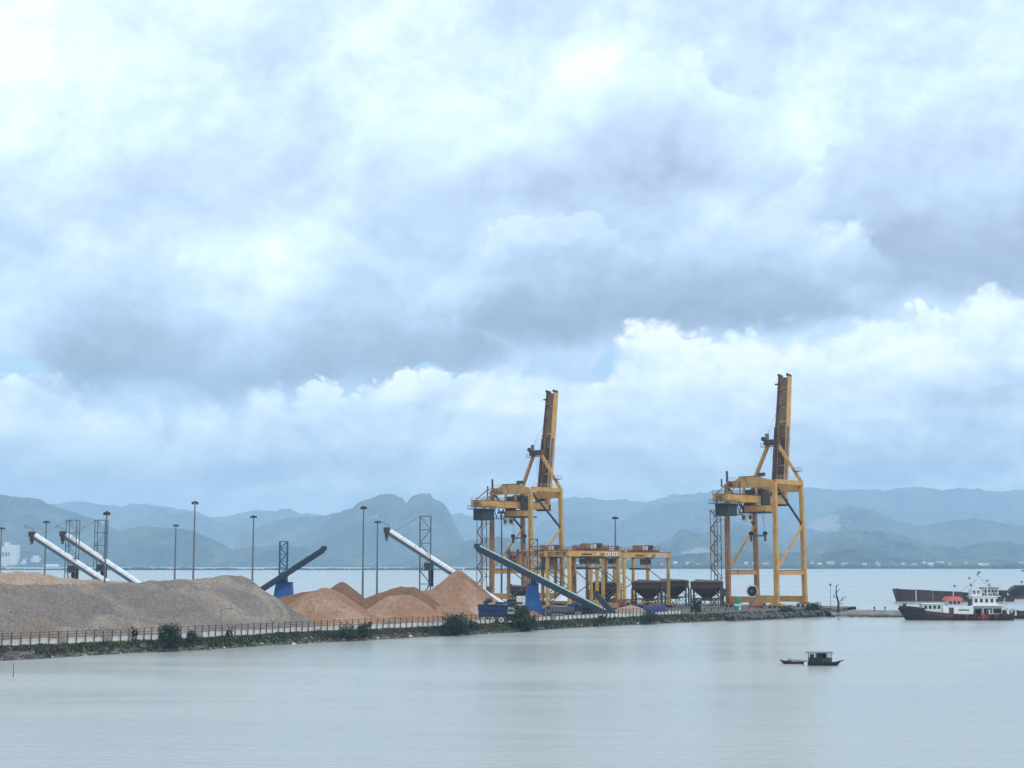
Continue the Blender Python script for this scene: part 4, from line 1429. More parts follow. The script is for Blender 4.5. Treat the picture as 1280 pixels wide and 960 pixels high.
    for k in range(20):
        a, e = 2 * math.pi * k / 20, 2 * math.pi * (k + 1) / 20
        b.bar((R * .52 + math.cos(a) * 2.05, -.8, 5.3 + math.sin(a) * 2.05), (R * .52 + math.cos(e) * 2.05, -.8, 5.3 + math.sin(e) * 2.05), .16)
    b.build('reel_rim', M_WHITE, cr)
    MB().tube((R * .52, -1.1, 5.2), (R * .52, -.9, 5.2), .55, n=12).build('reel_hub', M_GREY, cr)
    MB().bx(-1.35, .1, -1.55, -.82, 3.4, 5.9).build('electric_cabinet', M_GREY, c)
    # stair tower beside the left landside leg
    sx0, sx1, sy0, sy1 = -4.9, -2.3, -2.4, -.2
    ht_st = 31.0
    stt = MB().bx(sx0 - .3, sx1 + .3, sy0 - .3, sy1 + .3, 0, .2).build('stair_tower', M_STAIR, c)
    for x in (sx0, sx1):
        for y in (sy0, sy1):
            MB().bar((x, y, .2), (x, y, ht_st), .20).build('tower_post', M_STAIR, stt)
    nf = 10
    for k in range(nf):
        z0, z1 = .3 + k * ht_st / nf, .3 + (k + 1) * ht_st / nf - .25
        a, e = (sx0, sx1) if k % 2 == 0 else (sx1, sx0)
        MB().bar((a, sy0 + .1, z0), (e, sy0 + .1, z1), .16, .42).build('stair_flight', M_STAIR, stt)
        MB().bar((a, sy1 - .1, z0 + .1), (e, sy1 - .1, z1), .10, .2).build('tower_brace', M_STAIR, stt)
        MB().bx(min(e, e - .1) - .35, e + .35, sy0, sy1, z1, z1 + .12).build('landing', M_STAIR, stt)
    for k in (3, 6, 9):
        z = k * 3.1
        MB().bar((sx1, -1.2, z), (-.7, -.4, z), .16).build('tower_tie', M_STAIR, stt)
    return c


A2 = Vector(((908 - CX) / F * 492, 492, GZ))
crane2 = make_crane(A2, 'right hand yellow crane, standing alone by the end of the quay with its boom raised')
crane1 = copy_tree(crane2)
crane1.location = Vector(((615 - CX) / F * 540, 540, GZ))
tag(crane1, 'left hand yellow crane with raised boom, rising behind the long pale green conveyor')


# ------------------------------------------------------------------ yard gantry cranes
def make_yard_crane(loc, label, L=24.0, Wd=8.0, ht=17.6, mt=M_YEL2, house=True):
    c = thing('yard_crane', label, 'crane', loc, TH, 'low yellow gantry cranes in the yard')
    for x in (0, Wd):
        for y in (0, L):
            lg = MB().bx(x - .40, x + .40, y - .40, y + .40, 1.9, ht - 1.7).build('leg', mt, c)
            MB().bx(x - .5, x + .5, y - .5, y + .5, ht - 2.0, ht - 1.72).build('leg_head', M_ORN, lg)
        MB().bx(x - .5, x + .5, -.9, L + .9, ht - 1.55, ht).build('girder', mt, c)
        MB().bx(x - .62, x + .62, -1.0, L + 1.0, ht, ht + .14).build('rail', M_ORN, c)
        handrail([(x + .6, -.9, ht + .14), (x + .6, L + .9, ht + .14)], 1.0, .04, 3).build('handrail', M_ORN, c)
    for y in (-.1, L + .1):
        MB().bx(.56, Wd - .56, y - .45, y + .45, ht - 1.5, ht - .3).build('end_tie', M_ORN, c)
        MB().bx(-1.4, Wd + 1.4, y - .5, y + .5, 1.0, 1.88).build('sill_beam', mt, c)
        for x in (-.6, .8, Wd - .8, Wd + .6):
            MB().tube((x, y - .45, .55), (x, y + .45, .55), .55, n=12).build('wheel', M_BLK, c)
        MB().bar((.5, y, 12.2), (Wd - .5, y, 7.6), .24).build('brace', M_GREY, c)
        MB().bar((.5, y, 3.2), (Wd - .5, y, 7.2), .24).build('brace', M_GREY, c)
    # the number plates and faded lettering strip on the near girder
    x = Wd + .53
    for k in range(3):
        MB().bx(x, x + .05, L * .70 + k * 2.1, L * .70 + k * 2.1 + 1.6, ht - 1.35, ht - .35).build('number_plate', M_WHITE, c)
        MB().bx(x + .052, x + .07, L * .70 + k * 2.1 + .5, L * .70 + k * 2.1 + 1.1, ht - 1.15, ht - .55).build('number_mark', M_BRN, c)
    MB().bx(x, x + .05, L * .22, L * .42, ht - 1.2, ht - .75).build('lettering_strip', M_BRN, c)
    MB().bx(x, x + .05, L * .53, L * .56, ht - 1.2, ht - .6).build('number_plate', M_WHITE, c)
    MB().bx(x, x + .05, L * .60, L * .67, ht - 1.2, ht - .75).build('lettering_strip', M_BRN, c)
    # trolley
    yt = L * .66
    tr = MB().bx(-.6, Wd + .6, yt - 2, yt + 2.4, ht + .2, ht + .8).build('trolley', M_BRN, c)
    MB().bx(1.0, 3.6, yt - 1.4, yt + .8, ht + .8, ht + 2.3).build('winch_house', M_ORN, tr)
    MB().tube((4.4, yt + .6, ht + 1.6), (7.2, yt + .6, ht + 1.6), .75, n=12).build('winch_drum', M_DARK, tr)
    MB().bx(5.2, 6.6, yt - 2, yt - .9, ht + .8, ht + 2.0).build('electric_box', M_WHITE, tr)
    handrail([(-.6, yt - 2, ht + .8), (Wd + .6, yt - 2, ht + .8), (Wd + .6, yt + 2.4, ht + .8)]).build('handrail', M_DARK, tr)
    cb = MB().bx(2.5, 5.4, yt + .4, yt + 2.4, ht - 3.9, ht - 2.0).build('operator_cab', M_ORN, c)
    MB().bx(5.41, 5.46, yt + .7, yt + 2.1, ht - 3.4, ht - 2.4).build('cab_window', M_GLASS, cb)
    MB().bx(2.8, 5.1, yt + .3, yt + .39, ht - 3.4, ht - 2.4).build('cab_window', M_GLASS, cb)
    MB().bx(1.2, 6.8, yt - 1.8, yt + 2.3, ht - 1.9, ht - 1.5).build('trolley_frame', M_DARK, c)
    MB().bx(.8, 7.2, yt - 3.2, yt - .6, ht - 5.4, ht - 4.9).build('spreader', M_DARK, c)
    for xx in (1.4, 6.6):
        MB().tube((xx, yt - 1.6, ht - 4.9), (xx, yt - .9, ht), .05, n=4, caps=False).build('hoist_rope', M_DARK, c)
    # electrical house with four panes on the near end
    if not house:
        return c
    eh = MB().bx(1.4, 6.6, -2.6, -.62, ht - 4.4, ht - .9).build('electric_house', M_ORN, c)
    for i in range(2):
        for j in range(2):
            MB().bx(2.6 + i * 1.5, 3.7 + i * 1.5, -2.66, -2.58, ht - 3.6 + j * 1.3, ht - 2.6 + j * 1.3).build('pane', M_GLASS, eh)
    MB().bx(1.0, 7.0, -3.2, -.6, ht - 4.7, ht - 4.42).build('platform', M_BRN, c)
    handrail([(1.0, -3.15, ht - 4.42), (7.0, -3.15, ht - 4.42)]).build('handrail', M_BRN, c)
    for x in (1.8, 5.4):
        MB().tube((x, -1.8, ht - .9), (x, -1.8, ht + .8), .35, n=8).build('exhaust_pipe', M_DARK, eh)
    return c


def at_front(u, Y, Wd=8.0):
    """origin so that the near end of the near girder stands at pixel column u"""
    p = Vector(((u - CX) / F * Y, Y, GZ))
    return p - Vector((math.cos(TH), math.sin(TH), 0)) * Wd


y1 = make_yard_crane(at_front(711, 440), 'nearest low yellow gantry, its left leg just right of the blue pedestal', house=False)
y2 = copy_tree(y1)
y2.location = at_front(779, 470) - Z * .25
tag(y2, 'right low yellow gantry with one leg in front of the chip hoppers')
y3 = make_yard_crane(at_front(702, 496), 'worn orange low gantry half hidden behind the left leg of the nearest gantry', mt=M_ORN)
y5 = copy_tree(y1)
y5.location = at_front(738, 507)
tag(y5, 'low yellow gantry set furthest back behind the other two yellow gantries')
y4 = copy_tree(y3)
y4.location = at_front(660, 482)
tag(y4, 'worn orange low gantry standing between the legs of the left crane')


# ------------------------------------------------------------------ light masts
def make_mast(ht, label, loc, r=.42, rr=1.1):
    c = thing('light_mast', label, 'light mast', loc, 0, 'tall light masts in the yard')
    MB().tube((0, 0, 0), (0, 0, ht), r, r * .5, 10).build('pole', M_MAST, c)
    MB().tube((0, 0, 0), (0, 0, .4), r * 1.8, r * 1.6, 10).build('base_plate', M_CONC, c)
    hd = MB().tube((0, 0, ht - .12), (0, 0, ht + .12), rr, rr, 16).build('lamp_ring', M_DARK, c)
    MB().tube((0, 0, ht + .12), (0, 0, ht + .42), rr * .6, rr * .2, 12).build('cap', M_DARK, hd)
    for k in range(8):
        a = k * math.pi / 4 + .2
        MB().box((math.cos(a) * rr * .85, math.sin(a) * rr * .85, ht - .32), (rr * .42, rr * .42, .36), Matrix.Rotation(a, 3, 'Z')).build('floodlight', M_DARK, hd)
    return c


mast_px = [(2, 660, 690, 'light mast at the far left edge of the picture, in front of the factory'),
           (58, 652, 600, 'light mast behind the head of the left white conveyor'),
           (133.5, 641, 330, 'light mast standing in front of the right of two white conveyors'),
           (220, 656.5, 640, 'short far light mast behind the grey ridge, left of the tallest mast'),
           (243.8, 628, 400, 'tallest light mast, behind the highest part of the grey ridge'),
           (317, 645.5, 500, 'light mast between the grey ridge top and blue lattice tower'),
           (454.5, 634, 425, 'tall light mast between the two dark crested heaps'),
           (472, 652, 590, 'thinner light mast beside the head of the middle white conveyor'),
           (769, 647, 532, 'light mast rising behind the yard gantries'),
           (627, 640, 548, 'thin dark light mast inside the portal of the left crane')]
for (u, v, Y, lb) in mast_px:
    p = P(u, v, Y)
    make_mast(p.z - GZ, lb, (p.x, Y, GZ), .00062 * Y + .06, .0019 * Y + .1)
# slender pole on the mole
pp_ = thing('signal_pole', 'slender pole with a small lamp on the mole left of the dead tree', 'pole', (95.3, 459, 1.0))
MB().tube((0, 0, -.3), (0, 0, 8.4), .09, .06, 6).build('pole', M_GREY, pp_)
MB().box((0, 0, 8.6), (.5, .5, .6)).build('lamp', M_DARK, pp_)


# ------------------------------------------------------------------ conveyors
def lattice(parent, x, y, wd, dp, z0, z1, m, bays, pw=.16):
    """four posts with cross bracing, every piece by itself"""
    for sx in (-1, 1):
        for sy in (-1, 1):
            MB().bar((x + sx * wd / 2, y + sy * dp / 2, z0), (x + sx * wd / 2, y + sy * dp / 2, z1), pw).build('tower_post', m, parent)
    for k in range(bays):
        a, e = z0 + (z1 - z0) * k / bays, z0 + (z1 - z0) * (k + 1) / bays
        for sy in (-1, 1):
            q = 1 if k % 2 else -1
            MB().bar((x - q * wd / 2, y + sy * dp / 2, a), (x + q * wd / 2, y + sy * dp / 2, e), pw * .6).build('tower_brace', m, parent)
            MB().bar((x - wd / 2, y + sy * dp / 2, e), (x + wd / 2, y + sy * dp / 2, e), pw * .8).build('tower_bar', m, parent)
        for sx in (-1, 1):
            MB().bar((x + sx * wd / 2, y - dp / 2, e), (x + sx * wd / 2, y + dp / 2, e), pw * .8).build('tower_bar', m, parent)


def white_conveyor(label, head, foot, Y, tower_u, tower_top, drive_u, group, seed=0):
    h_, f_ = P(*head, Y), P(*foot, Y + 2)
    base = Vector((f_.x, f_.y, GZ))
    c = thing('conveyor', label, 'conveyor', base, 0, group)
    h_, f_ = h_ - base, f_ - base
    d = (f_ - h_).normalized()
    f_ = f_ + d * ((f_.z) / -d.z) * .98 if d.z < 0 else f_
    L = (f_ - h_).length
    sd_ = Vector((0, 1, 0))
    n = d.cross(sd_)
    if n.z < 0:
        n = -n
    # steel frame under the cover
    MB().bar(h_ - n * .55, f_ - n * .55, 1.5, 1.1, up=n).build('frame', M_GREY, c)
    # arched cover in separate lengths
    k = max(3, int(L / 4.2))
    for i in range(k):
        a, e = h_ + d * (L * i / k + .04), h_ + d * (L * (i + 1) / k - .06)
        rings = []
        for p in (a, e):
            rings.append([p + sd_ * (math.cos(t) * .95) + n * (math.sin(t) * 1.0 - .05) for t in np.linspace(-.15, math.pi + .15, 10)])
        MB().loft(rings).build('cover_segment', M_WHITEC, c, smooth=False)
    # head chute
    hd = MB().box(h_ - d * .9 - n * .1, (1.7, 1.8, 1.6)).build('head_box', M_DARK, c)
    MB().box(h_ - d * 1.0 - Z * 1.5, (.95, 1.1, 1.5)).build('chute', M_DARK, hd)
    MB().box(h_ - d * 1.0 - Z * 2.7, (.7, .7, 1.0)).build('chute_spout', M_GREY, hd)
    b = handrail([h_ - d * 2.4 + Vector((-.6, -1.1, .9)), h_ - d * .2 + Vector((0, -1.1, .9))], .9)
    b.build('handrail', M_DARK, hd)
    # suspension tower straddling the tube
    tx = P(tower_u, 700, Y).x - base.x
    zt = P(tower_u, tower_top, Y).z - GZ
    tw = MB().bx(tx - 1.9, tx + 1.9, -2.6, 2.6, 0, .3).build('tower', M_GREY, c)
    lattice(tw, tx, 0, 3.1, 3.2, .3, zt, M_GREY, 7, .22)
    # drive unit and counterweight hanging below
    ux = P(drive_u, 700, Y).x - base.x
    t_on = (ux - h_.x) / d.x
    zc = (h_ + d * t_on).z
    MB().bx(ux - 1.6, ux + 1.0, -1.2, 1.2, zc - 3.6, zc - 1.5).build('drive_unit', M_DARK, c)
    MB().bx(ux - .4, ux + 1.0, -.9, .9, max(.6, zc - 8.2), zc - 3.6).build('counterweight', M_BLK, c)
    for q in (-.6, .9):
        MB().bar((ux + q, 0, 0), (ux + q, 0, max(.7, zc - 8.0)), .18).build('support_leg', M_GREY, c)
    MB().tube((tx - 1.4, 0, zt), h_ + d * 1.2 + n * .9, .05, n=4, caps=False).build('stay_rope', M_GREY, c)
    return c


GW = 'white covered conveyors'
white_conveyor('leftmost white covered conveyor, sloping down right into the tan heap', (43.5, 669.5), (131, 726.5), 455, 87.5, 650, 90, GW)
white_conveyor('second white covered conveyor, just right of the leftmost one', (82, 669), (171, 728), 462, 123.3, 650, 126.5, GW)
white_conveyor('middle white covered conveyor feeding the tall sharp tan cone', (487, 664.5), (569, 717.5), 438, 531, 645, 537, GW)


def open_conveyor(name, label, head, foot, Y0, Y1, frame_m, top_m, wd, dp, group, rollers=True):
    h_, f_ = P(*head, Y0), P(*foot, Y1)
    base = Vector((f_.x, f_.y, GZ))
    c = thing(name, label, 'conveyor', base, 0, group)
    h_, f_ = h_ - base, f_ - base
    d = (f_ - h_).normalized()
    L = (f_ - h_).length
    sd_ = Z.cross(d).normalized()
    n = d.cross(sd_)
    if n.z < 0:
        n = -n
    for s in (-1, 1):
        MB().bar(h_ + sd_ * s * wd / 2 - n * dp * .25, f_ + sd_ * s * wd / 2 - n * dp * .25, .16, dp, up=n).build('side_girder', frame_m, c)
    k = max(4, int(L / 3.2))
    for i in range(k):
        a, e = h_ + d * (L * i / k + .05), h_ + d * (L * (i + 1) / k - .05)
        MB().loft([[p + sd_ * (math.cos(t) * wd * .56) + n * (dp * .25 + math.sin(t) * wd * .30) for t in np.linspace(0, math.pi, 7)] for p in (a, e)]).build('cover_segment', top_m, c)
        q = (a + e) / 2 - n * dp * .68
        MB().bar(q - sd_ * wd * .5, q + sd_ * wd * .5, .14).build('cross_bar', frame_m, c)
    MB().bar(h_ - n * dp * .3, f_ - n * dp * .3, wd * .8, .12, up=n).build('belt', M_BLK, c)
    MB().tube(h_ - sd_ * wd * .55, h_ + sd_ * wd * .55, dp * .5, n=12).build('head_pulley', M_DARK, c)
    MB().tube(f_ - sd_ * wd * .55, f_ + sd_ * wd * .55, dp * .45, n=12).build('tail_pulley', M_DARK, c)
    hb_ = MB().box(h_ - d * .3 + n * .1, (1.5, wd * 1.25, 1.2)).build('head_hood', frame_m, c)
    return c, h_, f_, d, n, base


def pedestal(label, u0, u1, ub0, ub1, vt, vb, Y, mast_u, mast_top, lean, group, mm=None):
    pt0, pt1 = P(u0, vt, Y), P(u1, vt, Y)
    pb0, pb1 = P(ub0, vb, Y), P(ub1, vb, Y)
    base = Vector(((pb0.x + pb1.x) / 2, Y, GZ))
    c = thing('conveyor_pedestal', label, 'pedestal', base, 0, group)
    zt = pt0.z - GZ
    zb = 0.0
    k = lambda p, z: (p.x - base.x, z)
    w0, w1 = pt0.x - base.x, pt1.x - base.x
    b0, b1 = pb0.x - base.x, pb1.x - base.x
    dpt, dpb = (w1 - w0) * .45, (b1 - b0) * .5
    if lean:                # curved right flank
        ring = [(b0, 0), (b1, 0), (b1 - (b1 - w1) * .42, zt * .30), (b1 - (b1 - w1) * .75, zt * .55), (w1, zt * .82), (w1, zt), (w0, zt)]
        body = MB().prism([(x, -dpb * .8, z) for x, z in ring], (0, dpb * 1.6, 0)).build('body', M_BLUE, c)
    else:
        body = MB().loft([[(b0, -dpb, 0), (b1, -dpb, 0), (b1, dpb, 0), (b0, dpb, 0)], [(w0, -dpt, zt), (w1, -dpt, zt), (w1, dpt, zt), (w0, dpt, zt)]]).build('body', M_BLUE, c)
    for q in (.2, .5, .8):
        xb, xt = b0 + (min(b1, w1 + 1.2) - b0) * q, w0 + (w1 - w0) * q
        yb = -dpb * .8 if lean else -dpb
        yt = -dpb * .8 if lean else -dpt
        MB().bar((xb, yb - .03, .1), (xt, yt - .03, zt - .05), .14, .12).build('rib', M_BLUE, body)
    MB().bx(w0 - .15, w1 + .15, -dpt - .2, dpt + .2, zt, zt + .18).build('cap_plate', M_DBLUE, c)
    mx_ = P(mast_u, 700, Y).x - base.x
    zm = P(mast_u, mast_top, Y).z - GZ
    tw = MB().bx(mx_ - 1.3, mx_ + 1.3, -1.0, 1.0, zt + .18, zt + .5).build('mast_base', M_DBLUE, c)
    lattice(tw, mx_, 0, 2.1, 1.7, zt + .5, zm, mm or M_BLUE, 6, .24)
    MB().bx(mx_ - .7, mx_ + .7, -.6, .6, zt + .5, zt + 2.0).build('slewing_post', M_DBLUE, c)
    return c


GO = 'open stacking conveyors on blue pedestals'
pedestal('squat blue tapered pedestal with lattice mast behind the grey ridge', 346, 365, 340, 367, 728.5, 755, 425, 354.3, 677, False, 'blue conveyor pedestals', M_MBLUE)
open_conveyor('stacking_conveyor', 'dark green conveyor slanting up right from behind the grey ridge', (404, 686.5), (318, 742), 421, 421, M_NAVY, M_DGREEN, 1.2, 1.25, GO)
pedestal('tall blue pedestal with a curved right flank and dark lattice mast', 659, 673, 655, 681.5, 731, 767, 414, 667, 674, True, 'blue conveyor pedestals', M_SLATE)
open_conveyor('stacking_conveyor', 'long dark conveyor with a pale green top, slanting down right across the left crane', (597, 683.5), (757, 765), 411, 409, M_NAVY, M_PGREEN, 1.15, 1.55, GO)
c_, h_, f_, d_, n_, b_ = open_conveyor('feed_conveyor', 'short dark blue conveyor with raised head left of the small tan heap', (746, 743), (770, 769), 404, 403, M_NAVY, M_NAVY, 1.3, 1.1, None)
MB().bar(h_ * .6 + f_ * .4 - Z * .3, Vector((h_.x * .6 - .8, 0.6, 0)), .2).build('prop_leg', M_DBLUE, c_)
MB().bar(h_ * .6 + f_ * .4 - Z * .3, Vector((h_.x * .6 - .8, -.6, 0)), .2).build('prop_leg', M_DBLUE, c_)


# ------------------------------------------------------------------ chip hoppers
def make_hopper(loc, rz, label, wd=9.3, dp=8.0, ht=8.2):
    c = thing('chip_hopper', label, 'hopper', loc, rz, 'brown steel chip hoppers')
    x, y = wd / 2, dp / 2
    zb = ht - 2.0
    MB().loft([[(-x, -y, zb), (x, -y, zb), (x, y, zb), (-x, y, zb)], [(-x, -y, ht), (x, -y, ht), (x, y, ht), (-x, y, ht)]]).build('bin', M_HOP, c)
    MB().loft([[(-1.3, -1.2, ht * .38), (1.3, -1.2, ht * .38), (1.3, 1.2, ht * .38), (-1.3, 1.2, ht * .38)], [(-x + .1, -y + .1, zb), (x - .1, -y + .1, zb), (x - .1, y - .1, zb), (-x + .1, y - .1, zb)]]).build('cone', M_HOP, c)
    MB().loft([[(-x - .25, -y - .25, ht), (x + .25, -y - .25, ht), (x + .25, y + .25, ht), (-x - .25, y + .25, ht)],
               [(-x + .9, -y + .9, ht + .4), (x - .9, -y + .9, ht + .4), (x - .9, y - .9, ht + .4), (-x + .9, y - .9, ht + .75)]]).build('lid', M_SLID, c)
    MB().bx(-x - .2, x + .2, -y - .2, -y - .02, ht - .35, ht - .1).build('rim', M_HOP, c)
    for sx in (-1, 1):
        for sy in (-1, 1):
            MB().bx(sx * x - .24, sx * x + .24, sy * (y - .5) - .24, sy * (y - .5) + .24, 0, zb - .01).build('leg', M_DARK, c)
    for sy in (-1, 1):
        yy = sy * (y - .5)
        MB().bar((-x, yy, ht * .36), (x, yy, ht * .36), .3).build('tie_beam', M_DARK, c)
        for s in (-1, 1):
            MB().bar((s * x, yy, 0.2), (s * x * .45, yy, ht * .34), .2).build('brace', M_DARK, c)
            MB().bar((0, yy, 0.2), (s * x * .42, yy, ht * .34), .2).build('brace', M_DARK, c)
            MB().bar((s * x * .98, yy, ht * .38), (s * x * .6, yy, zb - .4), .2).build('brace', M_DARK, c)
            MB().bar((s * x * .30, yy, .2), (s * x * .30, yy, ht * .36), .18).build('post', M_DARK, c)
        for k in range(4):
            MB().bx(-x + 1.0 + k * 2.4, -x + 1.2 + k * 2.4, sy * y - .08, sy * y + .08, zb, ht - .36).build('stiffener', M_HOP, c)
    MB().bx(-1.6, 1.6, -1.4, 1.4, ht * .28, ht * .375).build('gate', M_DARK, c)
    return c


h1 = make_hopper((33.4 + 9.2, 478, GZ), -.25, 'broad brown chip hopper right behind the right yard gantry')
h2 = copy_tree(h1)
h2.location = (61.3, 482, GZ)
tag(h2, 'brown chip hopper with clear sky blue gaps under it, beside the right crane stair')
h3 = copy_tree(h1)
h3.location = (53.2, 506, GZ)
tag(h3, 'brown chip hopper half hidden between the two nearer hoppers')
h4 = copy_tree(h1)
h4.location = (31.3, 514, GZ - .8)
tag(h4, 'brown chip hopper seen between the legs of the nearest yard gantry')
h5 = copy_tree(h1)
h5.location = (2.4, 520, GZ - .5)
h5.scale = (.62, .62, .8)
tag(h5, 'small dark hopper inside the portal of the left crane')


# ------------------------------------------------------------------ vehicles and yard clutter
def wheel_set(parent, x, ys, r, m=M_BLK, hub=M_GREY):
    for y in ys:
        t_ = MB().tube((x, y - .16, r), (x, y + .16, r), r, n=14).build('wheel', m, parent)
        MB().tube((x, y - .2, r), (x, y + .2, r), r * .55, n=10).build('rim', hub, t_)


def loader(loc):
    c = thing('loading_hopper', 'dark blue mobile loading hopper with three white wheels by the tan cone', 'machine', loc, -.15)
    body = MB().loft([[(-3.3, -1.5, 2.0), (3.0, -1.5, 2.0), (3.0, 1.5, 2.0), (-3.3, 1.5, 2.0)], [(-3.5, -1.8, 4.3), (3.3, -1.8, 4.3), (3.3, 1.8, 4.3), (-3.5, 1.8, 4.3)]]).build('bin', M_LOADB, c)
    for k in range(5):
        x = -3.2 + k * 1.55
        MB().bar((x, -1.58, 2.05), (x, -1.86, 4.3), .16).build('rib', M_DBLUE, body)
    for z in (2.0, 3.2, 4.3):
        MB().bx(-3.5, 3.3, -1.98 + .12 * (4.3 - z) , -1.83 + .12 * (4.3 - z), z - .1, z + .1).build('rim', M_NAVY, body)
    MB().bx(-3.3, 3.2, -1.2, 1.2, 1.5, 1.98).build('chassis', M_DARK, c)
    for k in range(4):
        x = -3.2 + k * 2.1
        MB().bx(x - .14, x + .14, -1.6, -1.3, 0, 2.0).build('post', M_DARK, c)
    for k in range(3):
        x = -2.15 + k * 2.1
        t_ = MB().tube((x, -1.25, .85), (x, -.85, .85), .85, n=16).build('wheel', M_BLK, c)
        MB().tube((x, -1.3, .85), (x, -.8, .85), .68, n=12).build('rim', M_WHITE, t_)
        for a in (.6, 2.2, 3.8, 5.2):
            MB().bar((x, -1.36, .85), (x + math.cos(a) * .65, -1.36, .85 + math.sin(a) * .65), .1).build('spoke', M_DARK, t_)
    MB().tube((-1.9, 0, 4.3), (-1.9, 0, 5.2), .55, n=10).build('feed_pipe', M_DARK, c)
    MB().tube((-1.9, 0, 5.1), (-.4, 0, 5.5), .6, n=10).build('feed_elbow', M_DARK, c)
    MB().bx(.6, 6.8, -1.1, 1.1, 4.45, 4.9).build('feed_belt', M_NAVY, c)
    MB().bx(3.6, 4.9, -1.3, .4, 2.2, 3.6).build('control_cabin', M_PGREEN, c)
    MB().bx(3.7, 4.8, -1.34, -1.29, 2.7, 3.3).build('cabin_window', M_GLASS, c)
    MB().bx(3.2, 5.2, -.9, .9, .6, 2.1).build('engine_box', M_NAVY, c)
    return c


loader(P(617, 774.2, 362).xy.to_3d() + Z * GZ)


def truck(label, loc, rz, cabm, bodym, sc=1.0, group='trucks parked in the yard'):
    c = thing('parked_truck', label, 'truck', loc, rz, group)
    MB().bx(-3.6, 3.6, -.45, .45, .75, 1.05).build('chassis', M_DARK, c)
    cab_ = MB().loft([[(2.0, -1.15, .7), (3.9, -1.15, .7), (3.9, 1.15, .7), (2.0, 1.15, .7)], [(2.0, -1.15, 1.7), (3.9, -1.15, 1.7), (3.9, 1.15, 1.7), (2.0, 1.15, 1.7)],
                      [(2.1, -1.05, 2.75), (3.5, -1.05, 2.75), (3.5, 1.05, 2.75), (2.1, 1.05, 2.75)]]).build('cab', cabm, c)
    MB().bx(3.66, 3.86, -.95, .95, 1.75, 2.5).build('windscreen', M_GLASS, cab_)
    for s in (-1, 1):
        MB().bx(2.35, 3.4, s * 1.11 - .04, s * 1.11 + .04, 1.75, 2.45).build('side_window', M_GLASS, cab_)
    bd = MB().loft([[(-3.8, -1.15, 1.06), (1.8, -1.15, 1.06), (1.8, 1.15, 1.06), (-3.8, 1.15, 1.06)], [(-3.9, -1.25, 2.5), (1.85, -1.25, 2.5), (1.85, 1.25, 2.5), (-3.9, 1.25, 2.5)]]).build('tipper_body', bodym, c)
    for k in range(5):
        for s in (-1, 1):
            MB().bx(-3.6 + k * 1.25, -3.45 + k * 1.25, s * 1.24 - .07, s * 1.24 + .07, 1.1, 2.5).build('rib', bodym, bd)
    for x in (-2.6, -1.4, 2.9):
        wheel_set(c, x, (-1.0, 1.0), .5)
    c.scale = (sc,) * 3
    return c


def yd(u, Y):
    return Vector(((u - CX) / F * Y, Y, GZ))


truck('dark blue tipper truck parked under the long pale green conveyor', yd(726, 424), 2.7, M_DBLUE, M_DBLUE)
truck('grey tipper truck left of the blue one below the conveyor', yd(699, 410), 3.0, M_GREY, M_GREY, 1.0)
truck('dark blue truck facing left at the conveyor tail', yd(740, 412), .4, M_DBLUE, M_NAVY, .9)
truck('red truck parked at the foot of the right yard gantry', yd(790, 428), -.3, M_HULLR, M_HULLR, .95)
truck('orange truck behind the small tan heap', yd(770, 446), .1, M_ORN, M_ORN, 1.05)
ctn = thing('site_container', 'white box container on a stand between the left crane legs', 'container', yd(651, 432))
MB().bx(-1.25, 1.25, -1.6, 1.6, 2.3, 4.8).build('body', M_WHITE, ctn)
for k in range(5):
    MB().bx(-1.1 + k * .5, -.95 + k * .5, -1.66, -1.6, 2.4, 4.7).build('rib', M_WHITE, ctn)
MB().bx(-2.4, 2.0, -1.2, 1.2, 1.9, 2.28).build('stand_deck', M_ORN, ctn)
for x in (-2.2, 1.8):
    MB().bx(x - .12, x + .12, -1, -.8, 0, 1.9).build('stand_leg', M_ORN, ctn)
cab2 = thing('site_cabin', 'grey green site cabin left of the white container', 'cabin', yd(641, 436))
MB().bx(-1.6, 1.6, -1.3, 1.3, .3, 3.6).build('wall', M_GRYG, cab2)
MB().bx(-1.8, 1.8, -1.5, 1.5, 3.6, 3.8).build('roof', M_DARK, cab2)
MB().bx(-.9, .2, -1.36, -1.29, 1.6, 2.8).build('window', M_GLASS, cab2)
tent = thing('white_canopy', 'white pointed canopy behind the long conveyor', 'canopy', yd(702, 452))
MB().loft([[(-2.4, -2, 3.0), (2.4, -2, 3.0), (2.4, 2, 3.0), (-2.4, 2, 3.0)], [(-.1, -.1, 5.4), (.1, -.1, 5.4), (.1, .1, 5.4), (-.1, .1, 5.4)]]).build('roof', M_WHITEC, tent)
for x in (-2.2, 2.2):
    for y in (-1.8, 1.8):
        MB().bx(x - .06, x + .06, y - .06, y + .06, 0, 3.0).build('pole', M_GREY, tent)
# blue tarpaulin over a long stack
gx2, gy2 = np.meshgrid(np.linspace(-4.0, 4.0, 40), np.linspace(-1.8, 1.8, 18))
zz_ = 2.6 * np.clip((1 - (abs(gx2) / 4.0) ** 4) * (1 - (abs(gy2) / 1.8) ** 4), 0, 1) ** .6 * (0.8 + .4 * fbm(gx2 / 1.1, gy2 / 1.1, 3, 3))
o = grid_mesh('tarpaulin', gx2, gy2, zz_ - .1, M_TARPB)
o.location = yd(817, 424)
tag(o, 'crumpled blue tarpaulin spread over a long stack in front of the hoppers', 'tarpaulin')
